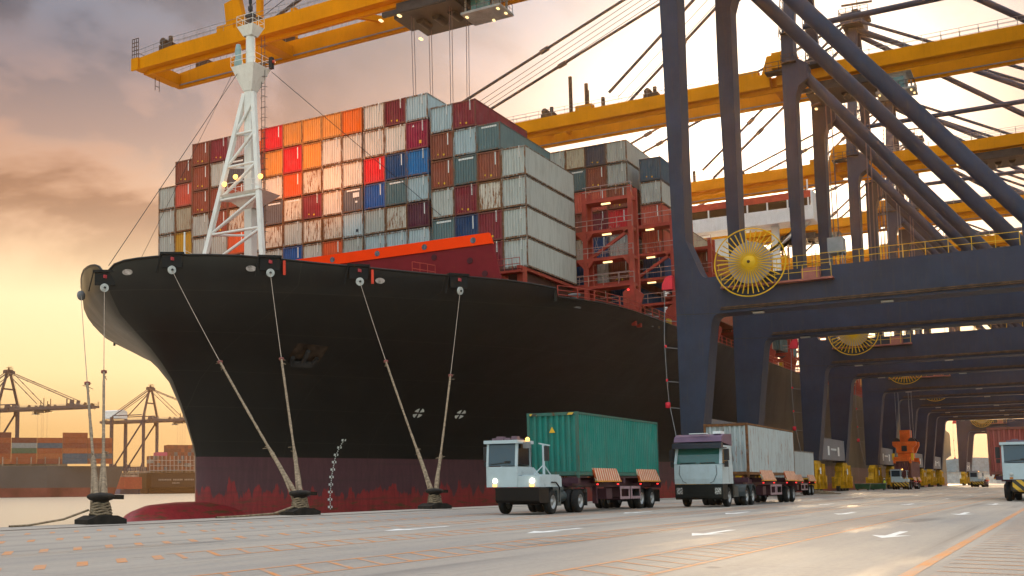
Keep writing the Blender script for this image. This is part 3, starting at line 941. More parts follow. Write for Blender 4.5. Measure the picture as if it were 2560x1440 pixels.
# wheelhouse block with bridge wings
mb = MB()
X0 = 201.5
mb.box(X0, X0+11, 46, 80.8, 16.6, 44.0)
mb.prism([(34.0, 45.2), (92.8, 45.2), (92.8, 47.6), (34.0, 47.6)], 'x', X0-1.5, X0+3.5)
for s in (-1, 1):
    yy = lambda v: YC + s*v
    mb.prism([(yy(28.6), 45.2), (yy(27.0), 45.2), (yy(17.4), 35.6), (yy(17.4), 37.6)], 'x', X0+.2, X0+1.2)
    mb.box(X0+.3, X0+1.1, yy(22.2), yy(23.4), 30, 45.2)
    mb.box(X0-1.5, X0+3.5, yy(29.1), yy(29.4), 47.6, 50.1)
w = part(mb, 'wheelhouse', WHITE)
mb = MB(); mb.box(X0-1.4, X0+3.4, 34.2, 92.6, 49.0, 50.2); part(mb, 'bridge_roof_band', M('bridge_red_paint', (.5, .07, .035), .5), w)
mb = MB(); mb.box(X0-1.3, X0-1.1, 34.4, 92.4, 47.6, 49.0); part(mb, 'bridge_window', M('bridge_glass', (.05, .03, .012), .15), w)
mb = MB()
y = 34.6
while y < 92.4:
    mb.box(X0-1.42, X0-1.28, y, y+.25, 47.6, 49.0); y += 3.3
parts(mb, 'window_mullion', WHITE, w)
mb = MB(); mb.tube((X0, 35, 50.2), (X0, 35, 52.4), .12, 6); mb.tube((X0, 58, 50.2), (X0, 58, 56), .5, 8); mb.box(X0-.5, X0+.5, 55, 61, 54, 54.3); part(mb, 'bridge_antenna', WHITE, w)

# ------------------------------------------------------------------ containers
def corr_wall(mb, axis, c, a, b, z0, z1, depth, n, sgn):
    """trapezoid ribs: wall plane at coordinate c, outward direction sgn"""
    xs = []
    L = b-a
    for i in range(n):
        p = a + L*i/n; w = L/n
        xs += [(p, 0), (p+.32*w, 0), (p+.5*w, 1), (p+.82*w, 1)]
    xs.append((b, 0))
    vs = []
    for p, d in xs:
        q = c - sgn*depth*d
        for z in (z0, z1):
            vs.append((q, p, z) if axis == 'x' else (p, q, z))
    fs = [(2*i, 2*i+2, 2*i+3, 2*i+1) for i in range(len(xs)-1)]
    mb.add(vs, fs)
CCACHE = {}
def container_meshes(L, W, H, smooth):
    k = (round(L, 2), round(W, 2), round(H, 2), smooth)
    if k in CCACHE: return CCACHE[k]
    r = {}
    e = .13
    mb = MB(); corr_wall(mb, 'x', -L/2+.04, -W/2+e, W/2-e, .16, H-.14, .1, 8, -1)
    mb.box(-L/2+.16, -L/2+.2, -W/2+.05, W/2-.05, .1, H-.1)
    r['end_wall'] = mb.mesh('end_wall')
    mb = MB()
    for i in (0, 1):
        y0 = -W/2+.06 if i == 0 else .03; y1 = -.03 if i == 0 else W/2-.06
        mb.box(L/2-.1, L/2-.05, y0, y1, .12, H-.1)
    for y in (-W*.36, -W*.14, W*.14, W*.36): mb.tube((L/2-.02, y, .1), (L/2-.02, y, H-.1), .025, 6)
    r['door_end'] = mb.mesh('door_end')
    for s, nm in ((-1, 'sa'), (1, 'sb')):
        mb = MB()
        if smooth:
            mb.box(-L/2+.1, L/2-.1, s*(W/2-.015), s*(W/2-.06), .14, H-.12)
        else:
            corr_wall(mb, 'y', s*(W/2-.02), -L/2+.12, L/2-.12, .16, H-.1, .05, int(L/.28), s)
            mb.box(-L/2+.1, L/2-.1, s*(W/2-.1), s*(W/2-.13), .1, H-.1)
        r[nm] = mb.mesh('side_wall')
    mb = MB(); mb.box(-L/2+.06, L/2-.06, -W/2+.06, W/2-.06, H-.07, H-.03); mb.box(-L/2+.06, L/2-.06, -W/2+.06, W/2-.06, .12, .15)
    r['roof'] = mb.mesh('roof')
    mb = MB()
    for x in (-1, 1):
        for y in (-1, 1):
            xa, ya = x*(L/2), y*(W/2)
            mb.box(xa, xa-x*.11, ya, ya-y*.13, .119, H-.119)
            mb.box(xa-x*.02, xa-x*.14, ya-y*.02, ya-y*.13, -.1, -.002)
            for z in (0, H-.118):
                mb.box(xa+x*.004, xa-x*.17, ya+y*.004, ya-y*.16, z, z+.118)
        mb.box(x*L/2-x*.002, x*L/2-x*.1, -W/2+.161, W/2-.161, .0, .16); mb.box(x*L/2-x*.002, x*L/2-x*.08, -W/2+.161, W/2-.161, H-.14, H-.01)
    for y in (-1, 1):
        mb.box(-L/2+.171, L/2-.171, y*W/2-y*.002, y*W/2-y*.1, .0, .14); mb.box(-L/2+.171, L/2-.171, y*W/2-y*.002, y*W/2-y*.07, H-.1, H-.01)
    r['corner_frame'] = mb.mesh('corner_frame')
    for kk, me in r.items(): me.materials.append(CFRAME if kk == 'corner_frame' else CPAINT)
    CCACHE[k] = r
    return r
def mark_mesh(nm, fn, mat):
    mb = MB(); fn(mb); me = mb.mesh(nm); me.materials.append(mat); return me
def f_code(mb):
    z = 1.62
    rr = random.Random(3)
    while z < 2.55:
        mb.box(-.045, .045, -.05, .05, z, z+.055 + rr.random()*.03); z += .115
def f_line(mb): mb.box(-.01, .01, -.045, .045, 1.3, 2.45)
def f_bar(mb):
    y = -.75
    rr = random.Random(5)
    while y < .7:
        w = .09+rr.random()*.08; mb.box(-.01, .01, y, y+w, 2.2, 2.36); y += w+.03
def f_panel(mb):
    for y in (-.55, -.3, -.05): mb.box(-.01, .01, y, y+.2, 1.5, 2.0)
    mb.box(-.012, .012, -.35, -.1, .9, 1.1)
def f_stick(mb): mb.box(-.01, .01, -.13, .13, .45, .75)
def f_stick2(mb):
    mb.box(-.01, .01, -.09, .09, .3, .48); mb.box(-.01, .01, .55, .68, .42, .56)
def f_tri(mb): mb.add([(-.01, -.12, 2.1), (-.01, .12, 2.1), (-.01, 0, 2.32)], [(0, 1, 2)])
MK = {'c': ('code_lettering', mark_mesh('code_lettering', f_code, MARKW), -.62), 'l': ('code_lettering', mark_mesh('code_lettering', f_line, MARKW), -.66),
      'b': ('name_lettering', mark_mesh('name_lettering', f_bar, MARKW), -.1), 'p': ('name_lettering', mark_mesh('name_lettering', f_panel, MARKW), -.2),
      's': ('warning_sticker', mark_mesh('warning_sticker', f_stick, MARKY), -.35), 't': ('warning_sticker', mark_mesh('warning_sticker', f_stick2, MARKY), -.2),
      'w': ('warning_triangle', mark_mesh('warning_triangle', f_tri, MARKW), .4), 'd': ('patch', mark_mesh('patch', f_stick, MARKB), -.5)}
def container(loc, L, W, H, col, rust, label, group=None, smooth=False, marks='', hstd=2.591, rz=0.0, full=True):
    base = container_meshes(L, W, hstd, smooth)
    o = empty('shipping_container', loc, rz, label, 'container', group)
    o.scale = (1, 1, H/hstd)
    c4 = (*col, rust)
    for k, me in base.items():
        if not full and k in ('door_end', 'roof'): continue
        p = instance(me, me.name.split('.')[0], o); p.color = c4
    for k in marks:
        nm, me, y = MK[k]
        instance(me, nm, o, (-L/2+.035, y*(W/2.44)*1.0, 0))
    return o

PAL = {  # colour, rust, words, default marks
 'BR': ((.28, .072, .04), .25, 'brown-red ribbed', 'lt'), 'MA': ((.22, .024, .035), .2, 'maroon ribbed', 'ct'), 'DM': ((.10, .015, .035), .15, 'dark maroon ribbed', 'l'),
 'OR': ((.62, .10, .025), .25, 'orange ribbed', 'l'), 'OB': ((.75, .16, .015), .1, 'bright orange ribbed', ''), 'TA': ((.72, .30, .07), .3, 'tan orange ribbed', ''),
 'RE': ((.66, .022, .03), .05, 'bright red ribbed', 'l'), 'SA': ((.55, .10, .06), .2, 'salmon red ribbed', 'l'), 'CR': ((.33, .015, .055), .1, 'crimson ribbed', 'csw'),
 'GR': ((.45, .455, .425), .45, 'light grey ribbed', 'c'), 'LB': ((.40, .48, .51), .35, 'pale blue-grey ribbed', 'c'), 'WR': ((.60, .53, .45), .85, 'badly rusted white ribbed', ''),
 'WH': ((.62, .56, .50), .45, 'off-white ribbed', 'c'), 'NB': ((.012, .055, .16), .15, 'navy blue ribbed', 'l'), 'BL': ((.015, .10, .36), .2, 'bright blue ribbed', 'l'),
 'TG': ((.11, .17, .18), .25, 'teal grey ribbed', 'b'), 'DG': ((.12, .115, .13), .35, 'dark grey ribbed', 'b'), 'YE': ((.55, .30, .03), .3, 'yellow ribbed', ''),
 'BE': ((.45, .38, .28), .7, 'rust streaked beige ribbed', ''), 'PK': ((.45, .36, .36), .4, 'pinkish grey ribbed', ''), 'SB': ((.02, .15, .38), .3, 'sky blue streaked ribbed', 'c'),
 'DN': ((.07, .07, .10), .2, 'dark slate ribbed', 't'), 'GN': ((.03, .12, .05), .2, 'green ribbed', 'l')}
ORD = ['first', 'second', 'third', 'fourth', 'fifth', 'sixth', 'seventh', 'eighth', 'ninth', 'tenth', 'eleventh', 'twelfth', 'thirteenth', 'fourteenth', 'fifteenth', 'sixteenth', 'seventeenth', 'eighteenth', 'nineteenth', 'twentieth']
PITCH = 2.46
MZ = [21.07, 23.6, 26.2, 28.77, 31.36, 34.0, 36.85, 39.5]
RZ = [21.07, 23.86, 26.77, 29.67, 32.53, 35.2, 37.9, 40.5]
GRID = [  # columns from the far (port) side, boxes listed from the top
 ('R', 5, 'GR GR GR GR GR'), ('R', 6, 'BR SA BE YE YE GR'), ('M', 7, 'BR BR BR GR GR GR GR'), ('M', 7, 'MA GR BR BR GR GR GR'),
 ('M', 7, 'PK DG BR WR OR WH GR'), ('M', 7, 'OR BR WH NB GR GR GR'), ('M', 7, 'RE TA WH DG WR GR GR'), ('M', 7, 'TA RE OR WR GR BL GR'),
 ('M', 7, 'TA TA WR MA WR GR GR'), ('M', 7, 'TA WH WH WH WR OR GR'), ('M', 7, 'OB WH WH DG LB GR GR'), ('M', 7, 'WH WH RE BL GR LB GR'),
 ('M', 7, 'MA WH NB TG WR LB GR'), ('M', 7, 'LB CR SB LB DM LB GR'), ('R', 6, 'LB BR BR GR TG GR'), ('R', 6, 'MA LB TG MA NB MA'),
 ('R', 5, 'TG BR WR MA MA'), ('R', 4, 'GR GR GR GR')]
Y0 = 85.3
def ycol(j):
    return Y0 - PITCH*j - (.12 if j >= 3 else 0) - (.12 if j >= 11 else 0) - (.22 if j >= 14 else 0)
EXTRA = {(10, 3): 'bp', (12, 4): '', (0, 0): '', (13, 2): 'c', (10, 4): 'd', (12, 3): 'b', (6, 3): 'b', (7, 3): 'b'}
rng = random.Random(11)
for j, (kind, n, cs) in enumerate(GRID):
    zz = MZ if kind == 'M' else RZ
    cs = cs.split()
    for i, c in enumerate(cs):
        t = n-1-i
        col, rust, words, marks = PAL[c]
        k = rng.uniform(.88, 1.1)
        col = tuple(min(.9, v*k) for v in col)
        marks = EXTRA.get((j, i), marks)
        reefer = j == 17
        if reefer: words = words.replace('ribbed', 'smooth sided')
        yc = ycol(j)-1.219
        lab = f'{words} container, {"top box" if i == 0 else ORD[i] + " from top"}, {ORD[j]} column from left, bow stack'
        container((95+6.096+rng.uniform(-.02, .02), yc+rng.uniform(-.015, .015), zz[t]), 12.192, 2.438, zz[t+1]-zz[t]-.105, col, rust, lab, 'containers stacked on the bow bay', reefer, marks)
# second stack, behind the lashing bridges
GRID2 = [(11, 7, 'BR GR TG BR GR GR GR'), (12, 7, 'BR GR RE BR TG GR BR'), (13, 7, 'BR SA GR BR GR BR GR'), (14, 7, 'GR TG GR BR WH GR MA'), (15, 7, 'BE TG SA BR BE NB GR'), (16, 7, 'DN BR SA MA NB WH BR'), (17, 7, 'GR GR BR RE GR BR NB')]
def col2y(j): return Y0 - PITCH*j - .46
for j, n, cs in GRID2:
    for i, c in enumerate(cs.split()):
        t = n-1-i
        col, rust, words, marks = PAL[c]; k = rng.uniform(.85, 1.1); col = tuple(v*k for v in col)
        container((124+6.096, col2y(j)-1.219, RZ[t]), 12.192, 2.438, RZ[t+1]-RZ[t]-.105, col, rust,
                  f'{words} container, {"top box" if i == 0 else ORD[i] + " from top"}, {ORD[17-j]} column inboard, second stack', 'containers of the second stack', c == 'GR' and j == 17, marks)
for i, c in enumerate('TG GR SA SA NB'.split()):
    t = 5-i
    col, rust, words, marks = PAL[c] if c != 'TG' else ((.035, .10, .16), .2, 'teal blue ribbed', 't')
    container((124+6.096, 39.2-1.219, RZ[t]), 12.192, 2.438, RZ[t+1]-RZ[t]-.105, col, rust,
              f'{words} container, {"top box" if i == 0 else ORD[i] + " from top"}, outermost column beside the crane leg', 'containers of the second stack', c == 'GR', marks)
# further stacks seen in the gaps between crane legs
BAYS = [(138.6, 'BE BE BR TA', 38.0), (138.6, 'BR TA BR', 35.4), (153.2, 'YE TA BR', 37.0), (153.2, 'BR OR', 35.4), (167.8, 'TA YE BE', 37.0), (178.5, 'NB TG', 36.0), (217.5, 'GN GR', 36), (232, 'YE MA', 36), (247, 'BE TA', 36), (276, 'BR YE', 36)]
for b, (x, cs, y) in enumerate(BAYS):
    cs = cs.split()
    for i, c in enumerate(cs):
        t = len(cs)-1-i
        col, rust, words, marks = PAL[c]
        container((x+6.1, y+1.2, RZ[t]), 12.192, 2.438, RZ[t+1]-RZ[t]-.105, col, rust,
                  f'{words} container, {"top box" if i == 0 else ORD[i] + " from top"}, {ORD[b]} low stack behind the crane legs', 'containers in the low stacks aft', False, marks)
# mast floodlights shining aft onto the stack
for i, (px, py, pz, tx, ty, tz, en) in enumerate([(84.9, YC-2.7, 29.6, 95, 60.5, 36.3, 5200), (84.9, YC-.8, 29.9, 95, 66, 31, 1800), (84.6, YC+2.2, 29.4, 95, 75, 35, 4200)]):
    ld = bpy.data.lights.new('deck_floodlight_beam', 'SPOT'); ld.energy = en*.25; ld.color = (1, .34, .085); ld.spot_size = R(105); ld.spot_blend = 1; ld.shadow_soft_size = .25
    lo = bpy.data.objects.new('deck_floodlight_beam', ld); COL.objects.link(lo)
    lo.location = (px, py, pz)
    lo.rotation_euler = (Vector((tx, ty, tz))-Vector((px, py, pz))).to_track_quat('-Z', 'Y').to_euler()
# ------------------------------------------------------------------ quay cranes
# local frame: x along the quay (near frame 0, far frame 20.1), y towards the water from the seaside rail, z up
def rail_line(mb, p, q, n, h=1.1, r=.035, lv=2):
    p = Vector(p); q = Vector(q)
    for i in range(n+1):
        a = p.lerp(q, i/n); mb.tube(a, a+Vector((0, 0, h)), r, 4, cap=False)
    for k in range(lv):
        u = Vector((0, 0, h*(k+1)/lv)); mb.tube(p+u, q+u, r, 4, cap=False)

def fillet(y0, z0, y1, z1, y2, z2, n=5):
    return [((1-t)**2*y0+2*t*(1-t)*y1+t*t*y2, (1-t)**2*z0+2*t*(1-t)*z1+t*t*z2) for t in [i/n for i in range(n+1)]]

def make_crane():
    c = empty('quay_crane', (0, 0, 0))
    W_ = 2.5
    for x in (0, 20.1):
        mb = MB()
        mb.prism([(1.3, 4.0), (-.4, 4.0), (-1.62, 14.4)] + fillet(-1.66, 14.8, -1.8, 15.9, -2.4, 15.9) + [(-2.4, 19.15)] + fillet(-1.35, 19.15, -1.05, 19.2, -.8, 19.9, 3) + [(.26, 22.7), (.1, 51.4), (-.3, 52.8), (-1.5, 53.6), (-1.5, 55.6), (-.4, 56.5), (.1, 57), (.1, 60), (1.6, 60), (1.7, 45), (1.3, 19.15)], 'x', x, x+W_)
        leg = mb.build('sea_leg', CRANE_BLUE, c)
        mb = MB()
        mb.prism([(1.33, 16.05), (-2.3, 15.87), (-2.3, 15.93), (1.33, 16.13)], 'x', x-.02, x-.004); mb.build('weld_seam', DARK, leg)
        mb = MB(); xt = 9.6 if x < 10 else 13.0; mb.beam((x+1.25, .8, 60), (xt, .8, 82), 1.3, 1.4, (0, 1, 0)); mb.build('mast_column', CRANE_BLUE, c)
        mb = MB()
        mb.box(x, x+W_, -27.6, -2.4, 15.9, 19.1)
        mb.box(x+.2, x+W_-.2, -27.7, -25.2, 19.1, 21.0)
        pb = mb.build('portal_beam', CRANE_BLUE, c)
        mb = MB(); mb.box(x-.16, x-.004, -27.5, -2.6, 16.3, 16.42); mb.tube((x-.1, -27, 16.2), (x-.1, -2.5, 16.2), .07, 6); mb.build('cable_pipe', BROWNS, pb)
        mb = MB(); rail_line(mb, (x+.1, -25, 19.1), (x+.1, -2.5, 19.1), 14, 1.1, .024); mb.build('beam_handrail', YELRAIL, pb)
        mb = MB()
        mb.prism([(-31, 4), (-29.6, 4), (-27.6, 15.9), (-27.6, 19.1), (-28.8, 23), (-28.8, 60), (-30.6, 60), (-31, 19)], 'x', x, x+W_)
        mb.build('land_leg', CRANE_BLUE, c)
        mb = MB(); mb.smooth = True
        mb.tube((x+1.25, -.9, 54.4), (x+1.25, -26.6, 20.2), .68, 20); mb.build('diagonal_pipe', CRANE_BLUE, c)
        mb = MB(); mb.tube((9.4 if x < 10 else 13.2, .4, 81.5), (x+1.25, -29.6, 60), .45, 12); mb.build('backstay_pipe', CRANE_BLUE, c)
        mb = MB(); mb.tube((x+1.25, -1, 61), (x+1.25, -29, 61), .4, 12); mb.build('tie_pipe', CRANE_BLUE, c)
    # ladders and landings on the masts
    mb = MB()
    for x in (0.5, 20.6):
        for z in range(56, 62, 4):
            mb.box(x-1.2, x, -.2, 1.6, z, z+.08)
            rail_line(mb, (x-1.2, -.2, z), (x-1.2, 1.6, z), 3, 1.1, .03); rail_line(mb, (x-1.2, 1.6, z), (x, 1.6, z), 2, 1.1, .03)
        xt = 8.4 if x < 10 else 14.2; mb.tube((x-.2, 1.9, 60), (xt, 1.9, 82), .06, 4); mb.tube((x+1.7, 1.9, 60), (xt+1.5, 1.9, 82), .06, 4)
        for k in range(22): mb.tube((x-.2+(xt-x+.2)*k/22, 1.9, 60+k), (x+1.7+(xt+1.5-x-1.7)*k/22, 1.9, 60+k), .05, 4)
    mb.build('mast_ladder', BROWNS, c)
    mb = MB()
    mb.box(6.4, 15.2, -1.0, 2.3, 81.6, 83.6); mb.box(9.2, 13.4, -1.8, 3.0, 83.6, 84.2); mb.box(4.6, 18, .1, 1.5, 70.2, 71.2)
    mb.build('apex_beam', CRANE_BLUE, c)
    mb = MB()
    for x in (9.2,):
        rail_line(mb, (x, -1.8, 84.2), (x, 3, 84.2), 4, 1.3, .05); rail_line(mb, (x, 3, 84.2), (x+4, 3, 84.2), 3, 1.3, .05)
        mb.tube((x+1, 0, 84.2), (x+1, 0, 87.5), .06, 5); mb.tube((x+2.6, 1, 84.2), (x+2.6, 1, 87), .06, 5); mb.beam((x+.5, -2.5, 86), (x+.5, 2.5, 86.3), .3, .3)
        mb.box(x+1.4, x+2.2, 0, 1, 84.2, 85.6)
    mb.build('apex_rail', BROWNS, c)
    # sill beams
    for y in (-.35, -31.0):
        mb = MB(); mb.box(W_+.003, 20.1-.003, y, y+1.4, 4.2, 7.0); s = mb.build('sill_beam', M('crane_sill_paint', (.16, .16, .19), .5, var=.15, streak=.4), c)
        mb = MB(); mb.box(7.0, 8.1, y-.03, y-.005, 4.8, 6.0); mb.box(14.5, 15.6, y-.03, y-.005, 4.8, 6.0)
        for k in range(9): mb.box(9.4+k*.45, 9.7+k*.45, y-.02, y-.005, 5.5, 5.75)
        split_build(mb, 'notice_plate', WHITE, s)
        # bogies under both legs
        for x in (1.25, 21.35):
            mb = MB(); yc = y+.7
            mb.prism([(x-3.0, 3.4), (x-1.2, 4.0), (x+1.2, 4.0), (x+3.0, 3.4), (x+3.0, 2.8), (x-3.0, 2.8)], 'y', yc-.45, yc+.45)
            for s_ in (-1, 1):
                a = x+s_*2.4
                mb.prism([(a-1.7, 1.7), (a-.5, 2.78), (a+.5, 2.78), (a+1.7, 1.7), (a+1.7, 1.2), (a-1.7, 1.2)], 'y', yc-.4, yc+.4)
                for t in (-1.2, 1.2):
                    mb.beam((a+t, yc-.55, 2.0), (a+t, yc-.55, .4), .5, .16, (1, 0, 0)); mb.beam((a+t, yc+.55, 2.0), (a+t, yc+.55, .4), .5, .16, (1, 0, 0))
                    mb.box(a+t-.5, a+t+.5, yc-.35, yc+.35, .75, 1.18)
                for t in (-.9, .9): mb.tube((a+t*.5, yc-.62, 3.6), (a+t, yc-.62, 1.0), .13, 8)
                mb.box(a-.45, a+.45, yc-.95, yc-.5, 1.3, 2.1)
            b = mb.build('bogie', BOGIE_YEL, c)
            mb = MB()
            for s_ in (-1, 1):
                for t in (-1.2, 1.2): mb.tube((x+s_*2.4+t, yc-.2, .38), (x+s_*2.4+t, yc+.2, .38), .37, 14)
            split_build(mb, 'bogie_wheel', DARK, b)
            mb = MB(); mb.box(x-2.0, x-1.2, yc-.99, yc-.96, 2.3, 3.1); mb.build('bogie_cabinet', WHITE, b)
    # boom and girders
    G = (6.3, 13.6)
    for x in G:
        mb = MB(); w = 1.5
        mb.prism([(72.2, 55.5), (72.4, 56.9), (66, 57.4), (4.5, 57.4), (4.5, 55.5)], 'x', x, x+w)
        mb.prism([(3.6, 57.4), (-46, 57.4), (-46, 55.5), (3.6, 55.5)], 'x', x, x+w)
        xi = x+w-.45 if x < 10 else x+.05
        mb.box(xi, xi+.4, -45, 71, 54.95, 55.5)
        for y in (6, 30, 56): mb.box(x+.1, x+w-.1, y, y+2.6, 57.4, 58.2)
        mb.prism([(57.2, 57.4), (57.6, 61.0), (55.4, 61.4), (54.4, 57.4)], 'x', x+.3, x+1.2)
        mb.box(x+.4, x+1.0, 52, 52.7, 57.4, 61.9)
        mb.prism([(5.6, 57.4), (4.8, 60), (1.0, 60), (0.4, 57.4)], 'x', x+.3, x+1.2)
        g = mb.build('boom_girder', CRANE_YEL, c)
        mb = MB(); xr = x+w+.004 if x < 10 else x-.104
        mb.box(xr, xr+.1, -45, 71, 55.3, 55.44); mb.build('trolley_rail', GREYS, g)
        mb = MB()
        rail_line(mb, (x+.1, -44, 57.4), (x+.1, 66, 57.4), 52, 1.15, .03); rail_line(mb, (x+.1, 66, 57.4), (x+.1, 72, 56.9), 4, 1.15, .03)
        rail_line(mb, (x+w-.1, -44, 57.4), (x+w-.1, 66, 57.4), 52, 1.15, .03)
        mb.build('boom_handrail', GREYS, g)
        mb = MB()
        for y in (20, 36, 52, 66):
            mb = MB(); mb.box(x+.2, x+1.3, y, y+2.2, 57.4, 58.0); mb.tube((x+.7, y+.6, 57.9), (x+.7, y+.6, 59.0), .3, 8); mb.tube((x+.2, y+1.6, 58.4), (x+1.3, y+1.6, 58.4), .5, 10); mb.build('sheave_block', BROWNS, g)
        for y, h in ((33.5, 63.2), (31.0, 61.6)):
            mb = MB(); mb.tube((x+.75, y, 57.4), (x+.75, y, h), .3, 8); mb.build('boom_vent', BROWNS, g)
        
    mb = MB()
    mb.box(G[0]+1.503, G[1]-.003, 70.6, 72.0, 55.3, 56.8); mb.box(G[0]-.25, G[0]-.003, 71.4, 72.6, 55.4, 57.0); mb.box(G[0]+1.503, G[1]-.003, 52, 53.5, 55.2, 56.6); mb.box(G[0]+1.503, G[1]-.003, 3.0, 4.6, 55.8, 57.2)
    for y in (20, 36): mb.box(G[0]+1.503, G[1]-.003, y, y+.5, 56.4, 57.0)
    mb.beam((G[0]+1.5, 43, 57), (G[1], 39, 57), .5, .7); mb.box(G[0]+1.503, G[1]-.003, -45, -43.5, 56, 58.5)
    split_build(mb, 'cross_girder', CRANE_YEL, c)
    mb = MB(); rail_line(mb, (G[0]-.15, 72.5, 57.0), (G[0]-.15, 71.4, 57.0), 3, 2.6, .06, 5); rail_line(mb, (G[0]+1, 72.5, 57), (G[1]+.5, 72.5, 57), 6, 1.2, .04)
    mb.box(G[0]+3, G[0]+4, 70, 71, 56.9, 58); mb.beam((G[0]+3.2, 71.5, 55.3), (G[0]+3.2, 71.5, 53.6), .06, .06); mb.beam((G[0]+4.0, 71.5, 55.3), (G[0]+4.0, 71.5, 53.6), .06, .06); mb.beam((G[0]+3.2, 71.5, 54.2), (G[0]+4.0, 71.5, 54.2), .06, .06); mb.build('boom_tip_rail', BROWNS, c)
    for x in G:
        xm = x+.75
        for y0, z0 in ((56.4, 61.0), (27.5, 59.5)):
            mb = MB(); mb.tube((xm, y0, z0), (xm, .8, 82.5), .24, 8)
            d = Vector((0, .8-y0, 82.5-z0))
            for t in (.34, .67):
                p = Vector((xm, y0, z0))+d*t; mb.tube(p-d.normalized()*.7, p+d.normalized()*.7, .42, 8)
            mb.build('boom_stay', M('stay_dark_paint', (.075, .06, .065), .55, var=.2), c)
    mb = MB()
    for i in range(4):
        x = 8.2+i*1.5; mb.tube((x, 55, 60.4), (x, .8, 82.9), .05, 4); 
        if i % 2: mb.tube((x, 27, 59.5), (x, .8, 82), .05, 4)
    split_build(mb, 'boom_rope', DARK, c)
    for x in G:
        mb = MB(); mb.tube((x+.75, -40, 59.2), (x+.75, .6, 82.5), .28, 8); mb.build('rear_stay', CRANE_BLUE, c)
    mb = MB(); mb.box(4.5, 17, -42, -26, 59.2, 65); mb.prism([(4.2, 65), (17.3, 65), (10.8, 66.4)], 'y', -42.3, -25.7); mb.build('machinery_house', WHITE, c)
    # hoist rope anchor boxes on the hinge
    mb = MB(); mb.box(4.6, 6.2, .8, 3.8, 57.4, 59.6); mb.build('hinge_cabin', CRANE_YEL, c)
    mb = MB(); rail_line(mb, (4.4, 4.6, 57), (4.4, -4, 57), 5, 1.2, .04); mb.box(4.3, 6.2, -4, 4.7, 56.8, 57); mb.build('hinge_landing', DARK, c)
    # trolley, cab, ropes hang at y=0 and are shifted per crane
    mb = MB()
    mb.box(7.0, 14.4, -3.6, 3.6, 53.9, 55.2); mb.box(7.6, 13.8, -4.2, -3.6, 54.1, 55.0)
    for y in (-2, 0, 2): mb.tube((9.6, y, 53.9), (11.8, y, 53.9), .5, 12)
    mb.box(8.6, 12.8, 3.6, 4.8, 54.2, 55); mb.box(6.9, 7.4, -5.5, 5.4, 54.0, 54.5)
    t = mb.build('trolley', DARK, c)
    mb = MB()
    for x, y in ((7.0, 5.6), (7.0, 3.2), (14.2, 4.4)): mb.box(x, x+.6, y, y+.3, 53.72, 53.88)
    split_build(mb, 'trolley_lamp', LAMP, t)
    mb = MB()
    mb.box(8.0, 11.6, -8.6, -3.9, 52.4, 52.65); mb.box(8.3, 11.0, -7.6, -4.6, 54.4, 54.75); mb.box(8.4, 8.6, -7.5, -5.2, 52.65, 54.4); mb.box(8.4, 10.6, -7.6, -7.3, 52.65, 54.4)
    for x, y in ((8.6, -4.3), (11.2, -4.3), (11.2, -8)): mb.box(x, x+.2, y, y+.2, 52.65, 54.9)
    mb.box(8.2, 11.6, -8.2, -3.4, 54.752, 54.93)
    cb = mb.build('operator_cab', M('cab_grey_paint', (.3, .31, .31), .5, streak=.3), c)
    mb = MB(); mb.box(8.33, 8.397, -7.3, -5.0, 52.7, 54.3); mb.box(8.62, 10.6, -5.1, -4.9, 52.7, 54.3); split_build(mb, 'cab_window', GLASSG, cb)
    mb = MB()
    rail_line(mb, (8.1, -8.5, 52.65), (8.1, -4, 52.65), 5, 1.0, .03); rail_line(mb, (8.1, -8.5, 52.65), (11.5, -8.5, 52.65), 4, 1.0, .03); mb.build('cab_rail', DARK, cb)
    mb = MB()
    for x, y in ((8.4, -8.2), (10, -8.4), (11, -6.5), (8.6, -4.4)): mb.box(x, x+.4, y, y+.2, 52.25, 52.38)
    split_build(mb, 'cab_lamp', LAMP, cb)
    mb = MB()
    for x in (8.3, 8.9, 12.5, 13.1):
        for y in (-2.4, 2.4): mb.tube((x, y, 53.9), (x+(10.7-x)*.1, y*.9, 27.0), .04, 4)
    split_build(mb, 'hoist_rope', M('hoist_rope_steel', (.16, .11, .11), .6), c)
    # cable reel
    cx, cy, cz = -1.2, -5.4, 19.85
    mb = MB()
    for k in range(48):
        a, b = 2*math.pi*k/48, 2*math.pi*(k+1)/48
        mb.tube((cx, cy+2.9*math.cos(a), cz+2.9*math.sin(a)), (cx, cy+2.9*math.cos(b), cz+2.9*math.sin(b)), .06, 5, cap=False)
    for k in range(38):
        a = 2*math.pi*k/38
        mb.tube((cx-.25, cy+.5*math.cos(a), cz+.5*math.sin(a)), (cx-.1, cy+2.7*math.cos(a), cz+2.7*math.sin(a)), .05, 4)
    rl = mb.build('cable_reel', M('reel_yellow_paint', (.66, .38, .015), .45, var=.12), c)
    mb = MB(); mb.tube((cx+.05, cy, cz), (cx+.3, cy, cz), 1.78, 36); mb.build('reel_disc', REELGREY, rl)
    mb = MB(); mb.lathe([(0, -.42), (.16, -.42), (.5, -.3), (.62, -.2), (.62, .1)], (cx, cy, cz), 'x', 20); mb.build('reel_hub', MATS['reel_yellow_paint'], rl)
    mb = MB(); mb.lathe([(0, -.47), (.13, -.47), (.13, -.42)], (cx, cy, cz), 'x', 12); mb.build('reel_boss', BROWNS, rl)
    mb = MB(); mb.box(-.9, 0.02, cy-6.4, cy+2.6, 17.9, 18.05); mb.box(-.85, -.05, cy-5.4, cy-4.0, 18.05, 18.9); mb.box(cx+.3, 0, cy-.6, cy+.6, 18.05, 20.2); mb.build('reel_platform', M('platform_grey_red', (.3, .1, .08), .5), c)
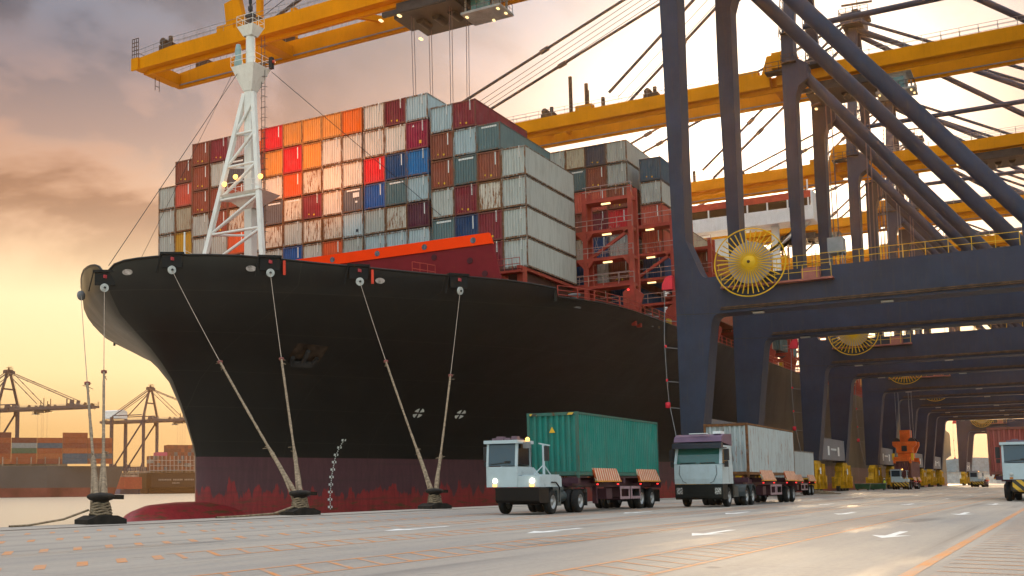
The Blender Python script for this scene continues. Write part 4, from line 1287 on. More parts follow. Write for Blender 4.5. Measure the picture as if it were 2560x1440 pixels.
    mb = MB(); rail_line(mb, (-.85, cy-6.3, 18.05), (-.85, cy+2.5, 18.05), 8, 1.15, .022); mb.build('reel_platform_rail', YELRAIL, c)
    # red marker flag and the trip wire down the seaside
    mb = MB(); mb.prism([(1.3, 18.3), (2.25, 18.3), (2.2, 18.8), (1.95, 19.3), (1.6, 19.5), (1.3, 19.5)], 'x', -.9, -.2); mb.build('red_marker_hood', REDFLAG, c)
    mb = MB(); mb.path([(-.5, 2.1, 18.4), (-.5, 2.3, 14), (-.5, 2.2, 10.2), (-.5, 2.1, 8.4), (-.5, 1.2, 3.0)], .035, 5)
    for z in (13.2, 10.2, 7.9, 15.6): mb.tube((-.5, 2.2, z), (.2, 1.25, z-.1), .03, 5)
    mb.build('trip_wire', GREYS, c)
    mb = MB()
    for z, r in ((13.3, .13), (10.3, .13), (8.1, .28)): mb.lathe([(0, -r), (r*.8, -r*.8), (r*.8, r*.8), (0, r)], (-.5, 2.2, z), 'z', 8)
    split_build(mb, 'trip_wire_float', REDFLAG, c)
    mb = MB()
    for y in (-6, -16): 
        for x in (0, 20.1): mb.box(x+.4, x+.9, y, y+.9, 15.7, 15.82)
    split_build(mb, 'beam_lamp', M('lamp_housing', (.4, .37, .32), .5), c)
    mb = MB(); mb.box(.5, 2, -12.5, -11.3, 20.2, 21.5)
    for y in (-12.4, -11.4):
        for x in (.6, 1.9): mb.tube((x, y, 19.1), (x, y, 20.2), .05, 4)
    mb.build('switch_box', GREYS, c)
    return c

crane0 = make_crane()
CR = [(99.8, -.0, 29.7, 'blue and yellow quay crane nearest the camera, boom over the bow'), (153.5, 0, -4.5, 'second blue and yellow quay crane, boom behind the bow stack'), (204.5, 0, -20, 'third quay crane, spreader hanging over the white tractor'),
      (252, 0, 20, 'fourth quay crane along the quay'), (291, 0, -12, 'fifth quay crane along the quay'), (384, 0, 30, 'farthest quay crane, beside the end of the ship')]
CRANES = []
for i, (x, dy, ty, lab) in enumerate(CR):
    c = crane0 if i == 0 else copy_tree(crane0)
    c.location = (x, 27.4, 0)
    tag(c, lab, 'crane', 'quay cranes')
    for k in c.children:
        if k.name.split('.')[0] in ('trolley', 'operator_cab', 'hoist_rope'):
            k.location.y = ty - (8 if (i == 1) else 0)*0
            if k.name.startswith('hoist_rope') and i == 2: k.location.y = -4.2; k.scale.z = 1.0
    CRANES.append(c)

# ------------------------------------------------------------------ wheels
def wheel_meshes(r=.52, w=.3):
    mb = MB(); h = w/2
    mb.lathe([(r*.58, -h), (r*.86, -h), (r*.97, -h*.8), (r, -h*.4), (r, h*.4), (r*.97, h*.8), (r*.86, h), (r*.58, h)], (0, 0, 0), 'y', 28)
    t = mb.mesh('tyre'); t.materials.append(RUBBER)
    mb = MB()
    mb.lathe([(r*.58, h*.95), (r*.53, h*.9), (r*.45, h*.35), (r*.25, h*.3), (r*.22, h*.75), (0, h*.8)], (0, 0, 0), 'y', 24)
    mb.lathe([(r*.58, -h*.95), (r*.5, -h*.4), (0, -h*.4)], (0, 0, 0), 'y', 24)
    for k in range(8):
        a = 2*math.pi*k/8; mb.tube((r*.34*math.cos(a), h*.3, r*.34*math.sin(a)), (r*.34*math.cos(a), h*.5, r*.34*math.sin(a)), .022, 6)
    q = mb.mesh('rim'); q.materials.append(RIM)
    return t, q
TYRE, RIMM = wheel_meshes()
def wheel(parent, x, y, z=.52, sgn=1, rx=1.0):
    o = instance(TYRE, 'wheel', parent, (x, y, z)); o.scale = (rx, 1, rx)
    rr = instance(RIMM, 'rim', o)
    if sgn < 0: rr.rotation_euler = (0, 0, math.pi)
    return o

STRIPE_HAZ = stripe_mat('hazard_black_yellow', (.62, .36, .02), (.02, .018, .015), (0, 1, 1), .5, .5)
STRIPE_OW = stripe_mat('orange_white_stripes', (.50, .08, .015), (.66, .52, .38), (1, 0, .45), .30, .55)
STRIPE_PW = stripe_mat('pink_dash_paint', (.45, .3, .34), (.07, .03, .045), (1, 0, 0), .12, .6)

def terminal_tractor(name_, label, loc, striped=False, lit=False, group='terminal tractors'):
    """nose at x=0 pointing +x, driver's cab on its right hand side"""
    t = empty(name_, loc, math.pi, label, 'tractor', group)
    mb = MB(); mb.box(-6.2, -.7, -.5, .5, .72, 1.05); mb.box(-1.9, -.4, -.9, .9, .55, .9); mb.box(-6.3, -5.9, -.9, .9, .7, 1.05); mb.tube((-1.5, -.8, .52), (-1.5, .8, .52), .12, 8); mb.tube((-4.65, -.8, .52), (-4.65, .8, .52), .16, 8)
    mb.box(-3.3, -2.2, -.95, -.5, .5, 1.1)
    mb.build('chassis', DARK, t)
    mb = MB()
    mb.prism([(-1.0, .5), (-.06, .5), (.05, .6), (.05, 1.13), (-1.0, 1.13)], 'y', -.78, 1.2)
    mb.build('front_bumper', STRIPE_HAZ if striped else M('bumper_dark_brown', (.010, .007, .006), .6, var=.2, spec=.2), t)
    mb = MB()  # cab shell: lower box, pillars, roof slab
    mb.prism([(-1.55, 1.16), (0, 1.16), (0, 2.02), (-1.55, 2.02)], 'y', -1.2, .22)
    mb.prism([(-2.6, 1.6), (-1.56, 1.6), (-1.56, 2.0), (-1.75, 2.0)], 'y', -1.2, .22)
    for y in (-1.2, .12): 
        mb.beam((-.04, y+.05, 2.02), (-.16, y+.05, 3.02), .1, .09, (1, 0, 0)); mb.beam((-1.5, y+.05, 2.02), (-1.5, y+.05, 3.02), .1, .1, (1, 0, 0))
    mb.box(-1.56, -1.46, -1.2, .22, 2.02, 3.02)
    mb.box(-1.65, .06, -1.27, .29, 3.0, 3.14)
    mb.build('cab', TRUCKW, t)
    mb = MB(); mb.prism([(-2.4, 1.16), (-.02, 1.16), (-.02, 1.62), (-2.3, 1.62), (-2.4, 1.5)], 'y', .223, 1.22); mb.box(-2.2, -.3, .3, 1.2, 1.62, 1.68)
    mb.build('fender_deck', TRUCKW, t)
    mb = MB(); mb.add([(-.02, -1.1, 2.06), (-.02, .12, 2.06), (-.135, .12, 3.0), (-.135, -1.1, 3.0)], [(0, 1, 2, 3)]); mb.build('windscreen', GLASS, t)
    mb = MB(); mb.box(-1.42, -.18, .135, .165, 2.1, 2.98); mb.box(-1.42, -.18, -1.145, -1.115, 2.1, 2.98); split_build(mb, 'side_window', M('dark_side_glass', (.012, .014, .016), .12), t)
    mb = MB(); mb.beam((.0, -1.0, 2.12), (-.02, -.2, 2.2), .03, .03); mb.box(-.03, .005, -.35, -.1, 2.16, 2.26); split_build(mb, 'wiper', DARK, t)
    mb = MB(); mb.box(-1.5, -.1, -.95, -.1, 3.14, 3.24); mb.box(-.3, .0, -.7, -.4, 3.14, 3.3); mb.box(-.3, 0, .0, .25, 3.14, 3.3); split_build(mb, 'roof_lamp_rack', M('roof_rack_plum', (.16, .1, .13), .5), t)
    mb = MB(); mb.lathe([(0, 0), (.09, 0), (.09, .1), (.05, .16), (0, .17)], (-.7, .42, 3.1), 'z', 10); mb.build('beacon', LAMPO, t)
    mb = MB(); mb.box(-.85, -.5, .29, .5, 2.8, 3.05); mb.build('side_lamp_box', GREYS, t)
    mb = MB()
    mb.tube((-1.0, 1.0, 1.65), (-1.0, 1.0, 2.95), .06, 8); mb.tube((-1.0, 1.0, 2.1), (-.6, .7, 1.65), .025, 5); mb.tube((-1.0, 1.0, 2.1), (-1.4, 1.15, 1.65), .025, 5); mb.beam((-1.0, .8, 3.0), (-1.0, 1.3, 2.9), .05, .05)
    mb.build('mirror_post', TRUCKW, t)
    mb = MB(); mb.box(-1.1, -.96, .98, 1.22, 2.25, 2.88); mb.box(-.5, -.38, -1.5, -1.28, 2.3, 2.9); mb.tube((-.4, -1.3, 2.95), (-.4, -1.2, 2.95), .03, 5); mb.box(-.5, -.38, -1.48, -1.3, 2.05, 2.25); split_build(mb, 'mirror', DARK, t)
    for y in (-.8, .88):
        mb = MB(); mb.lathe([(0, .04), (.09, .03), (.11, -.02)], (0.0, y, 1.42), 'x', 14); mb.build('headlight', LAMPH if lit else M('headlight_glass', (.5, .5, .48), .2), t)
        mb = MB(); mb.box(-.02, .035, y-.09, y+.07, 1.18, 1.28); mb.build('indicator', LAMPO if lit else M('indicator_amber', (.5, .18, .03), .3), t)
    mb = MB(); mb.tube((-2.6, .55, .75), (-4.0, .55, .75), .26, 14); mb.tube((-2.5, .6, 1.05), (-3.7, .6, 1.05), .18, 12); mb.box(-2.45, -2.05, .6, 1.15, .35, 1.0); split_build(mb, 'fuel_tank', M('tank_grey_green', (.06, .075, .08), .4), t)
    mb = MB(); mb.path([(-2.0, 1.25, .5), (-2.05, 1.25, 1.15), (-1.7, 1.25, 1.35), (-1.2, 1.25, 1.35)], .03, 5); mb.path([(-5.3, 1.2, .7), (-5.2, 1.2, 1.1), (-4.65, 1.2, 1.2), (-4.1, 1.2, 1.1)], .03, 5); mb.box(-5.35, -5.3, .7, 1.25, .3, .9); mb.build('mudguard_rail', DARK, t)
    mb = MB(); mb.prism([(-5.4, 1.06), (-4.0, 1.06), (-4.2, 1.25), (-5.2, 1.25)], 'y', -.5, .5); mb.build('fifth_wheel', DARK, t)
    for y in (-1.03, 1.03): wheel(t, -1.5, y, .52, 1 if y > 0 else -1)
    for y in (-1.05, -.7, .7, 1.05): wheel(t, -4.65, y, .52, 1 if y > 0 else -1)
    return t

def trailer(label, loc, L=12.4, bolsters=(2.4, 8.6), axles=(9.6, 11.3), group='container trailers'):
    """front end at x=0, runs back along -x"""
    t = empty('container_trailer', loc, math.pi, label, 'trailer', group)
    mb = MB()
    for y in (-.55, .55): mb.box(-L, -.2, y-.1, y+.1, 1.12, 1.48)
    for x in (.0, -L*.25, -L*.5, -L*.75, -L+.35): mb.box(x-.35, x-.05, -1.2, 1.2, 1.3, 1.56)
    mb.box(-2.2, -.1, -.9, .9, 1.2, 1.42); mb.box(-L+.01, -L+.06, -1.2, 1.2, 1.05, 1.5)
    for a in axles: mb.tube((-a, -1.0, .52), (-a, 1.0, .52), .1, 8); mb.box(-a-.3, -a+.3, -.7, .7, .6, 1.12)
    for y in (-.7, .7): mb.box(-3.6, -3.4, y-.1, y+.1, .35, 1.2)
    mb.box(-4.6, -3.8, .75, 1.15, .55, 1.05)
    mb.build('trailer_frame', TRAILER, t)
    for b in bolsters:
        for y in (1.22, -1.22):
            mb = MB(); s = 1 if y > 0 else -1
            mb.add([(-b-3.2, y, 2.0), (-b, y, 2.0), (-b+.05, y+s*.22, 1.42), (-b-3.25, y+s*.22, 1.42), (-b-3.2, y-s*.06, 2.0), (-b, y-s*.06, 2.0), (-b, y+s*.1, 1.42), (-b-3.2, y+s*.1, 1.42)], [(0, 1, 2, 3), (7, 6, 5, 4), (0, 4, 5, 1), (3, 2, 6, 7), (1, 5, 6, 2), (0, 3, 7, 4)])
            g = mb.build('guide_plate', STRIPE_OW, t)
            mb = MB(); mb.box(-b-3.25, -b+.05, y+s*.1, y+s*.24, 1.36, 1.42)
            mb.build('guide_plate_edge', M('guide_edge_orange', (.6, .25, .03), .5), g)
    mb = MB()
    for x in (-5.7, -7.3):
        for z in (.52, 1.02): mb.box(x-1.35, x, 1.16, 1.22, z, z+.13)
        for a in (x-1.35, x-.1): mb.box(a, a+.1, 1.17, 1.21, .65, 1.02)
    mb.build('side_guard', STRIPE_PW, t)
    mb = MB()
    for b in bolsters:
        for x in (-b-3, -b-.2): mb.lathe([(0, 0), (.05, 0), (.05, .06), (0, .06)], (x, 1.35, 1.22), 'z', 8)
    split_build(mb, 'marker_lamp', LAMPR, t)
    for a in axles:
        for y in (-1.05, -.72, .72, 1.05): wheel(t, -a, y, .52, 1 if y > 0 else -1)
    mb = MB(); mb.box(-L-.02, -L+.04, -1.1, -.6, .3, .95); mb.box(-L-.02, -L+.04, .6, 1.1, .3, .95); split_build(mb, 'mud_flap', RUBBER, t)
    return t

def truck_box(xf, yc, z, L, H, c, rust, lab, smooth=False, marks='', mk2=()):
    return container((xf+L/2, yc, z), L, 2.438, H, c, rust, lab, None, smooth, marks)

# green box truck
terminal_tractor('terminal_tractor', 'white terminal tractor with lit headlights hauling the green container', (44.25, 19.86, 0), lit=True)
trailer('maroon trailer with striped guide plates under the green container', (48.6, 19.86, 0), 12.2, (1.9, 8.1), (8.9, 10.6))
o = container((48.75+5.85, 19.86, 1.66), 11.7, 2.46, 2.87, (.012, .19, .155), .12, 'teal green ribbed container on the trailer of the lit tractor', None, False, '')
mb = MB(); mb.add([(-5.87, -.15, 1.75), (-5.87, .15, 1.75), (-5.87, 0, 2.0)], [(0, 1, 2)]); mb.build('hazard_sticker', MARKY, o)
mb = MB()
for y in (-1.05, .75): mb.box(-5.86, -5.853, y, y+.33, 2.47, 2.56)
split_build(mb, 'hazard_strip', STRIPE_HAZ, o)
# road tractor
def road_tractor(loc, label):
    t = empty('road_tractor', loc, math.pi, label, 'lorry')
    W = 1.25
    mb = MB(); mb.box(-8.0, -1, -.5, .5, .75, 1.1); mb.box(-2.0, -.3, -1.0, 1.0, .5, 1.0)
    for a in (1.45, 5.3, 6.7): mb.tube((-a, -.9, .52), (-a, .9, .52), .13, 8)
    mb.build('chassis', DARK, t)
    mb = MB(); mb.prism([(-.9, .42), (-.1, .4), (.04, .5), (.06, 1.2), (-.9, 1.2)], 'y', -W, W); mb.box(-2.1, -.9, -W, -W+.1, .75, 1.2); mb.box(-2.3, -2.0, -W, W, .6, 1.2)
    mb.prism([(-.9, 1.2), (-.9, 1.0), (-1.0, 1.2)], 'y', W-.2, W)
    b = mb.build('front_bumper', M('bumper_black_plastic', (.008, .010, .010), .6, spec=.25), t)
    mb = MB()
    for z in (.6, .8, 1.0): mb.box(.062, .075, -.7, .7, z, z+.06)
    split_build(mb, 'grille_slat', M('grille_dark', (.012, .014, .015), .4), b)
    for y in (-1.0, 1.0):
        mb = MB(); mb.box(.06, .085, y-.16, y+.16, .68, 1.02); mb.build('headlight', M('headlight_chrome', (.42, .42, .42), .25, .4, var=.6, scale=14), b)
    mb = MB()
    mb.prism([(-2.15, 1.22), (.05, 1.22), (.08, 1.5), (.04, 2.25), (-2.15, 2.25)], 'y', -W, W)
    for s in (-1, 1):
        mb.beam((.02, s*(W-.07), 2.25), (-.3, s*(W-.1), 3.15), .14, .12, (1, 0, 0))
        mb.box(-2.15, -1.3, s*W, s*(W-.05), 2.25, 3.25)
        mb.box(-1.3, -.25, s*W, s*(W-.05), 3.05, 3.25)
    mb.box(-2.15, -2.05, -W, W, 2.25, 3.25)
    mb.build('cab', TRUCKW, t)
    mb = MB()
    for s in (-1, 1):
        mb.path([(.09, s*.95, 2.2), (.1, s*.98, 1.75), (.1, s*.8, 1.35), (.08, s*.6, 1.26)], .012, 4)
    for s in (-1,1): mb.box(-1.31, -1.29, s*W, s*(W+.005), 1.3, 3.05)
    mb.build('panel_line', DARK, t)
    mb = MB(); mb.add([(.03, -1.12, 2.27), (.03, 1.12, 2.27), (-.27, 1.08, 3.12), (-.27, -1.08, 3.12)], [(0, 1, 2, 3)]); mb.build('windscreen', GLASSG, t)
    mb = MB()
    for s in (-1, 1): mb.add([(-.15, s*(W-.03), 2.3), (-1.28, s*(W-.03), 2.3), (-1.28, s*(W-.03), 3.05), (-.42, s*(W-.03), 3.05)], [(0, 1, 2, 3)])
    split_build(mb, 'side_window', M('dark_side_glass2', (.015, .016, .018), .12), t)
    mb = MB(); mb.beam((.05, -.9, 2.32), (.04, -.1, 2.34), .03, .03); mb.beam((.05, .1, 2.32), (.04, .9, 2.34), .03, .03); split_build(mb, 'wiper', DARK, t)
    mb = MB(); mb.prism([(-.25, 3.13), (.22, 3.08), (.2, 3.36), (-.2, 3.4)], 'y', -W-.03, W+.03); mb.build('sun_visor', M('visor_dark', (.03, .035, .05), .35), t)
    mb = MB(); mb.prism([(-2.15, 3.253), (-.15, 3.42), (.0, 3.44), (-.2, 3.72), (-.7, 3.85), (-2.15, 3.9)], 'y', -W, W); rf = mb.build('roof', PURPLE, t)
    mb = MB(); mb.box(-.3, -.12, -.45, .5, 3.86, 3.9); mb.box(-1.3, -.5, .7, 1.1, 3.86, 4.0); split_build(mb, 'roof_trim', WHITE, rf)
    mb = MB()
    for s in (-1, 1):
        mb.box(-.35, -.15, s*(W+.06), s*(W+.3), 2.45, 3.05); mb.box(-.3, -.15, s*(W+.06), s*(W+.26), 2.1, 2.4); mb.tube((-.25, s*W, 3.1), (-.25, s*(W+.2), 3.1), .025, 5)
    split_build(mb, 'mirror', DARK, t)
    mb = MB(); mb.box(-3.6, -2.5, .55, 1.15, .5, 1.1); mb.path([(-2.2, 1.2, .5), (-2.35, 1.2, 1.3), (-2.2, 1.2, 1.55), (-1.4, 1.2, 1.5)], .05, 6); mb.build('side_tank', M('tank_dark', (.04, .05, .052), .45), t)
    for a in (5.3, 6.7):
        mb = MB()
        pts = [(-a+.62*math.cos(k*math.pi/8), .52+.66*math.sin(k*math.pi/8)) for k in range(9)]
        mb.path([(p[0], 1.22, p[1]) for p in pts], .03, 5); 
        for k in range(8): mb.add([(pts[k][0], .6, pts[k][1]), (pts[k+1][0], .6, pts[k+1][1]), (pts[k+1][0], 1.24, pts[k+1][1]), (pts[k][0], 1.24, pts[k][1])], [(0, 1, 2, 3)])
        mb.build('mudguard', M('mudguard_grey', (.05, .06, .062), .5), t)
        for y in (-1.05, -.72, .72, 1.05): wheel(t, -a, y, .52, 1 if y > 0 else -1)
    for y in (-1.05, 1.05): wheel(t, -1.45, y, .52, 1 if y > 0 else -1)
    return t
road_tractor((60.95, 16.7, 0), 'white road tractor with plum roof and black bumper hauling the rusty white container')
trailer('maroon trailer with striped guide plates under the rusty white container', (66.6, 16.7, 0), 13.2, (2.9, 9.4), (10.7, 12.3))
container((66.9+6.3, 16.7, 1.72), 12.6, 2.46, 2.95, (.40, .44, .45), .72, 'dirty white container with rusted edges behind the road tractor', None, True, '')
# third trailer, mostly hidden behind the second lorry
trailer('maroon trailer with orange end plate hidden behind the road tractor', (109.5, 23.1, 0), 12.4, (2.4, 8.6), (9.6, 11.3))
container((109.6+6.1, 23.1, 1.66), 12.19, 2.44, 2.6, (.44, .47, .48), .35, 'pale grey container half hidden behind the rusty white one', None, True, '')
# tractors with hazard bumpers further along
terminal_tractor('terminal_tractor', 'white tractor with hazard striped bumper under the orange spreader', (198.5, 23.2, 0), True)
trailer('trailer under the hanging maroon container', (203, 23.2, 0))
container((203.5+6.1, 23.2, 1.9), 12.19, 2.44, 2.6, (.13, .03, .035), .15, 'plain maroon container held by the orange spreader', None, True, '')
terminal_tractor('terminal_tractor', 'small far white tractor with hazard striped bumper beyond the third crane', (268, 17.0, 0), True)
trailer('empty trailer of the far white tractor', (272.5, 17.0, 0))
tt = terminal_tractor('terminal_tractor', 'white tractor with hazard striped bumper cut by the right edge', (80.0, 2.3, 0), True); tt.scale = (1.14, 1.14, 1.14)
trailer('trailer of the tractor at the right edge', (85, 3.1, 0))
container((85.2+6.1, 3.35, 1.66), 12.19, 2.6, 3.05, (.30, .065, .05), .25, 'red-brown ribbed container on the lorry at the right edge', None, False, 'd')

# spreader on its ropes
sp0 = empty('container_spreader', (209.6, 23.2, 4.5), 0, 'orange container spreader with headblock hanging on ropes above the white tractor', 'spreader')
mb = MB()
mb.box(-5.9, 5.9, -.5, -.1, .1, .6); mb.box(-5.9, 5.9, .1, .5, .1, .6); mb.box(-6.05, -5.6, -1.22, 1.22, .02, .7); mb.box(5.6, 6.05, -1.22, 1.22, .02, .7)
mb.box(-2.5, 2.5, -1.0, 1.0, .6, 1.4)
for x in (-6, 6):
    for y in (-1.15, 1.15): mb.box(x-.2, x+.2, y-.18, y+.18, -.3, .2)
mb.build('spreader_frame', ORANGE_SP, sp0)
mb = MB(); mb.prism([(-1.2, 1.45), (1.2, 1.45), (1.2, 2.2), (1.75, 2.7), (1.75, 3.3), (-1.75, 3.3), (-1.75, 2.7), (-1.2, 2.2)], 'x', -2.6, -1.6); mb.prism([(-1.2, 1.45), (1.2, 1.45), (1.75, 2.7), (1.75, 3.3), (-1.75, 3.3), (-1.75, 2.7)], 'x', 1.6, 2.6)
mb.box(-1.6, 1.6, -1.0, 1.0, 1.45, 2.4); mb.box(-1.5, 1.5, -.8, .7, 3.3, 5.2)
mb.build('headblock', ORANGE_SP, sp0)
mb = MB()
for x in (-2.1, 2.1):
    for y in (-1.1, 1.1): mb.tube((x-.3, y, 3.4), (x+.3, y, 3.4), .5, 14)
mb.box(-2.66, -2.61, -.4, .4, 1.7, 2.6)
mb.build('sheave', DARK, sp0)
mb = MB()
for y in (-1.0, 1.0):
    for x in (-2.1, 2.1): mb.tube((x, y, 3.6), (x*.9, y, 49), .05, 4)
split_build(mb, 'suspension_rope', GREYS, sp0)
mb = MB()
for y in (-1.4, 1.4): mb.box(-5.5, -4.6, y-.15, y+.15, .2, 1.3)
split_build(mb, 'flipper', YELRAIL, sp0)

# ------------------------------------------------------------------ bollards and mooring lines
def bollard(loc, lab):
    b = empty('bollard', loc, R(-20), lab, 'bollard', 'bollards along the quay edge')
    mb = MB()
    mb.prism([(-.75, 0), (.75, 0), (.75, .16), (.4, .3), (-.4, .3), (-.75, .16)], 'y', -.55, .55)
    mb.build('base_plate', IRON, b)
    mb = MB(); mb.lathe([(.42, .3), (.32, .45), (.27, .7), (.3, .85)], (0, 0, 0), 'z', 20); mb.build('post', IRON, b)
    mb = MB(); mb.lathe([(.3, .82), (.42, .86), (.5, .93), (.5, 1.0), (.4, 1.07), (0, 1.12)], (0, 0, 0), 'z', 22); mb.beam((-.1, 0, .97), (.78, 0, .94), .5, .16); mb.build('head', IRON, b)
    mb = MB()
    for k in range(5):
        z = .36+k*.09; r = .38-.02*k
        mb.path([(r*math.cos(2*math.pi*i/16), r*math.sin(2*math.pi*i/16), z+.03*math.sin(i*1.7+k)) for i in range(17)], .045, 6)
    mb.build('rope_turns', ROPET, b)
    return b
BO = [(29.6, 29.2, 0), (42.1, 29.25, 0), (55.0, 29.3, 0)]
for p, l in zip(BO, ('black iron bollard with two lines, nearest the bow', 'black iron bollard holding the two lines amidst the red boot topping', 'black iron bollard nearest the green container lorry')):
    bollard(p, l)
def mooring(start, bol, t_tail, lab, off=(0, 0), sag=.25):
    """thin wire down from the roller, then a thick frayed tail to the bollard"""
    s = Vector(start); e = Vector((bol[0]+off[0], bol[1]+off[1], .75))
    o = empty('mooring_line', e, 0, lab, 'mooring line', 'mooring lines of the ship')
    def P(t):
        q = s.lerp(e, t) + Vector((0, 0, -sag*4*t*(1-t)*1.2)); return q-e
    mb = MB(); mb.path([P(i/10*t_tail) for i in range(11)], .026, 5); mb.build('wire_line', ROPEW, o)
    n = 26
    pts = [P(t_tail+(1-t_tail)*i/n) for i in range(n+1)]
    rr = random.Random(int(start[0]*10))
    mb = MB()
    rad = [(.058+.022*rr.random())*(1.5 if i > n*.72 else 1) for i in range(n+1)]
    mb.path(pts, rad, 7)
    for k in (0, 1, int(n*.72), int(n*.72)+1):
        p = pts[k]
        for j in range(3): mb.path([p, p+Vector((rr.uniform(-.25, .25), rr.uniform(-.25, .25), rr.uniform(-.35, .1)))], .018, 4)
    # eye splice legs round the bollard
    mb.path([pts[int(n*.72)], pts[int(n*.9)]+Vector((-.13, .03, 0)), Vector((-.26, 0, -.3)), Vector((-.05, -.3, -.42))], .055, 6)
    mb.path([pts[int(n*.72)], pts[int(n*.9)]+Vector((.12, 0, 0)), Vector((.25, .05, -.3)), Vector((.05, -.3, -.42))], .055, 6)
    mb.build('rope_tail', ROPET, o)
    mb = MB(); mb.lathe([(0, -.12), (.16, -.08), (.16, .08), (0, .12)], tuple(P(t_tail)), 'z', 8); mb.build('shackle', M('shackle_red_steel', (.22, .07, .06), .6), o)
nose = (64.75, 66.35, 16.75)
mooring(nose, BO[0], .60, 'leftmost mooring line, from the tip of the bow', (-.15, .05))
mooring(ROLLERS[0], BO[0], .56, 'near vertical mooring line from the first white roller', (.12, 0))
mooring(ROLLERS[1], BO[1], .52, 'long slanting mooring line across the bow flare', (-.12, 0))
mooring(ROLLERS[2], BO[1], .50, 'steep mooring line beside the red scupper pipe', (.1, 0))
mooring(ROLLERS[3], BO[2], .45, 'slanting mooring line from the roller below the orange band', (-.12, 0))
mooring(ROLLERS[4], BO[2], .50, 'rightmost mooring line, leaning left down to its bollard', (.1, 0))
mb = MB(); mb.lathe([(0, -.1), (.4, -.08), (.4, .08), (0, .1)], (nose[0], nose[1], nose[2]), 'y', 14); part(mb, 'bow_roller', GREYS)
mb = MB(); mb.path([(29.2, 29.4, .5), (28.2, 29.6, .2), (26.8, 29.75, .04), (25.9, 29.7, .03)], .04, 6)
tag(mb.build('loose_rope', ROPET), 'loose rope end lying on the quay left of the first bollard', 'rope')
mb = MB(); mb.path([(41.8, 29.3, .4), (40.5, 29.5, .1), (38.6, 29.7, .04), (36.6, 29.6, .03)], .05, 6)
tag(mb.build('loose_rope', ROPET), 'loose rope end trailing left of the middle bollard', 'rope')

# ------------------------------------------------------------------ small things on the quay
for i, (x, y) in enumerate(((183, 26.3), (188.5, 24.9))):
    o = empty('tool_bin', (x, y, 0), 0, ('green tool bin nearer the second crane, by its far leg' if i == 0 else 'green tool bin beside the worker and tractor'), 'bin', 'green bins by the crane legs')
    mb = MB(); mb.prism([(-.9, .2), (.9, .2), (1.05, .95), (-1.05, .95)], 'x', -.6, .6); mb.build('bin_body', M('bin_green_paint', (.02, .09, .045), .5, var=.3), o)
    mb = MB(); mb.box(-.65, .65, -1.1, 1.1, .95, 1.05); mb.build('bin_lid', GREYS, o)
    mb = MB()
    for yy in (-.7, .7): mb.tube((-.5, yy, .1), (.5, yy, .1), .1, 8)
    split_build(mb, 'bin_foot', DARK, o)
rr = random.Random(4)
mb = MB()
for k in range(26):
    a = k*.7; r = .25+.05*k
    mb.path([(r*math.cos(a+j*.3), 1.4*r*math.sin(a+j*.3), .06+.012*(26-k)+.04*rr.random()) for j in range(6)], .06, 5)
tag(mb.build('rope_heap', ROPET, None, (126.5, 22.4, 0)), 'low brown heap of rope on the quay by the yellow bogies', 'rope heap')

def person(loc, rz, lab):
    p = empty('person', loc, rz, lab, 'person')
    vs = [(0, 0, .95), (0, 0, 1.2), (0, 0, 1.42), (0, 0, 1.5), (0, 0.02, 1.62), (0, .03, 1.72),
          (.1, 0, .9), (.12, .03, .5), (.12, -.02, .1), (.12, .1, .05), (-.1, 0, .9), (-.12, .06, .5), (-.12, .0, .1), (-.12, .12, .05),
          (.19, 0, 1.4), (.25, .0, 1.12), (.24, .12, .9), (-.19, 0, 1.4), (-.26, -.02, 1.12), (-.24, .1, .9), (.24, .15, .82), (-.24, .13, .82)]
    es = [(0, 1), (1, 2), (2, 3), (3, 4), (4, 5), (0, 6), (6, 7), (7, 8), (8, 9), (0, 10), (10, 11), (11, 12), (12, 13), (2, 14), (14, 15), (15, 16), (16, 20), (2, 17), (17, 18), (18, 19), (19, 21)]
    rad = [.15, .14, .13, .06, .1, .08, .1, .075, .05, .04, .1, .075, .05, .04, .07, .05, .04, .07, .05, .04, .035, .035]
    me = bpy.data.meshes.new('person_body'); me.from_pydata(vs, es, []); me.update()
    o = bpy.data.objects.new('person_body', me); COL.objects.link(o); o.parent = p
    m = o.modifiers.new('skin', 'SKIN'); 
    for i, r in enumerate(rad): me.skin_vertices[0].data[i].radius = (r, r)
    me.skin_vertices[0].data[0].use_root = True
    o.modifiers.new('sub', 'SUBSURF').render_levels = 1
    me.materials.append(M('work_trousers_navy', (.03, .05, .09), .8))
    mb = MB(); mb.lathe([(.17, .98), (.18, 1.2), (.19, 1.36), (.1, 1.46)], (0, 0, 0), 'z', 14); mb.build('hi_vis_vest', M('hi_vis_yellow', (.6, .65, .05), .6), p)
    mb = MB(); mb.lathe([(.14, 1.66), (.13, 1.72), (.09, 1.79), (0, 1.81)], (0, .03, 0), 'z', 14); mb.build('hard_hat', M('hard_hat_white', (.7, .7, .68), .4), p)
    return p
person((196.5, 25.1, 0), R(110), 'worker in yellow vest and dark trousers standing beside the far tractor')

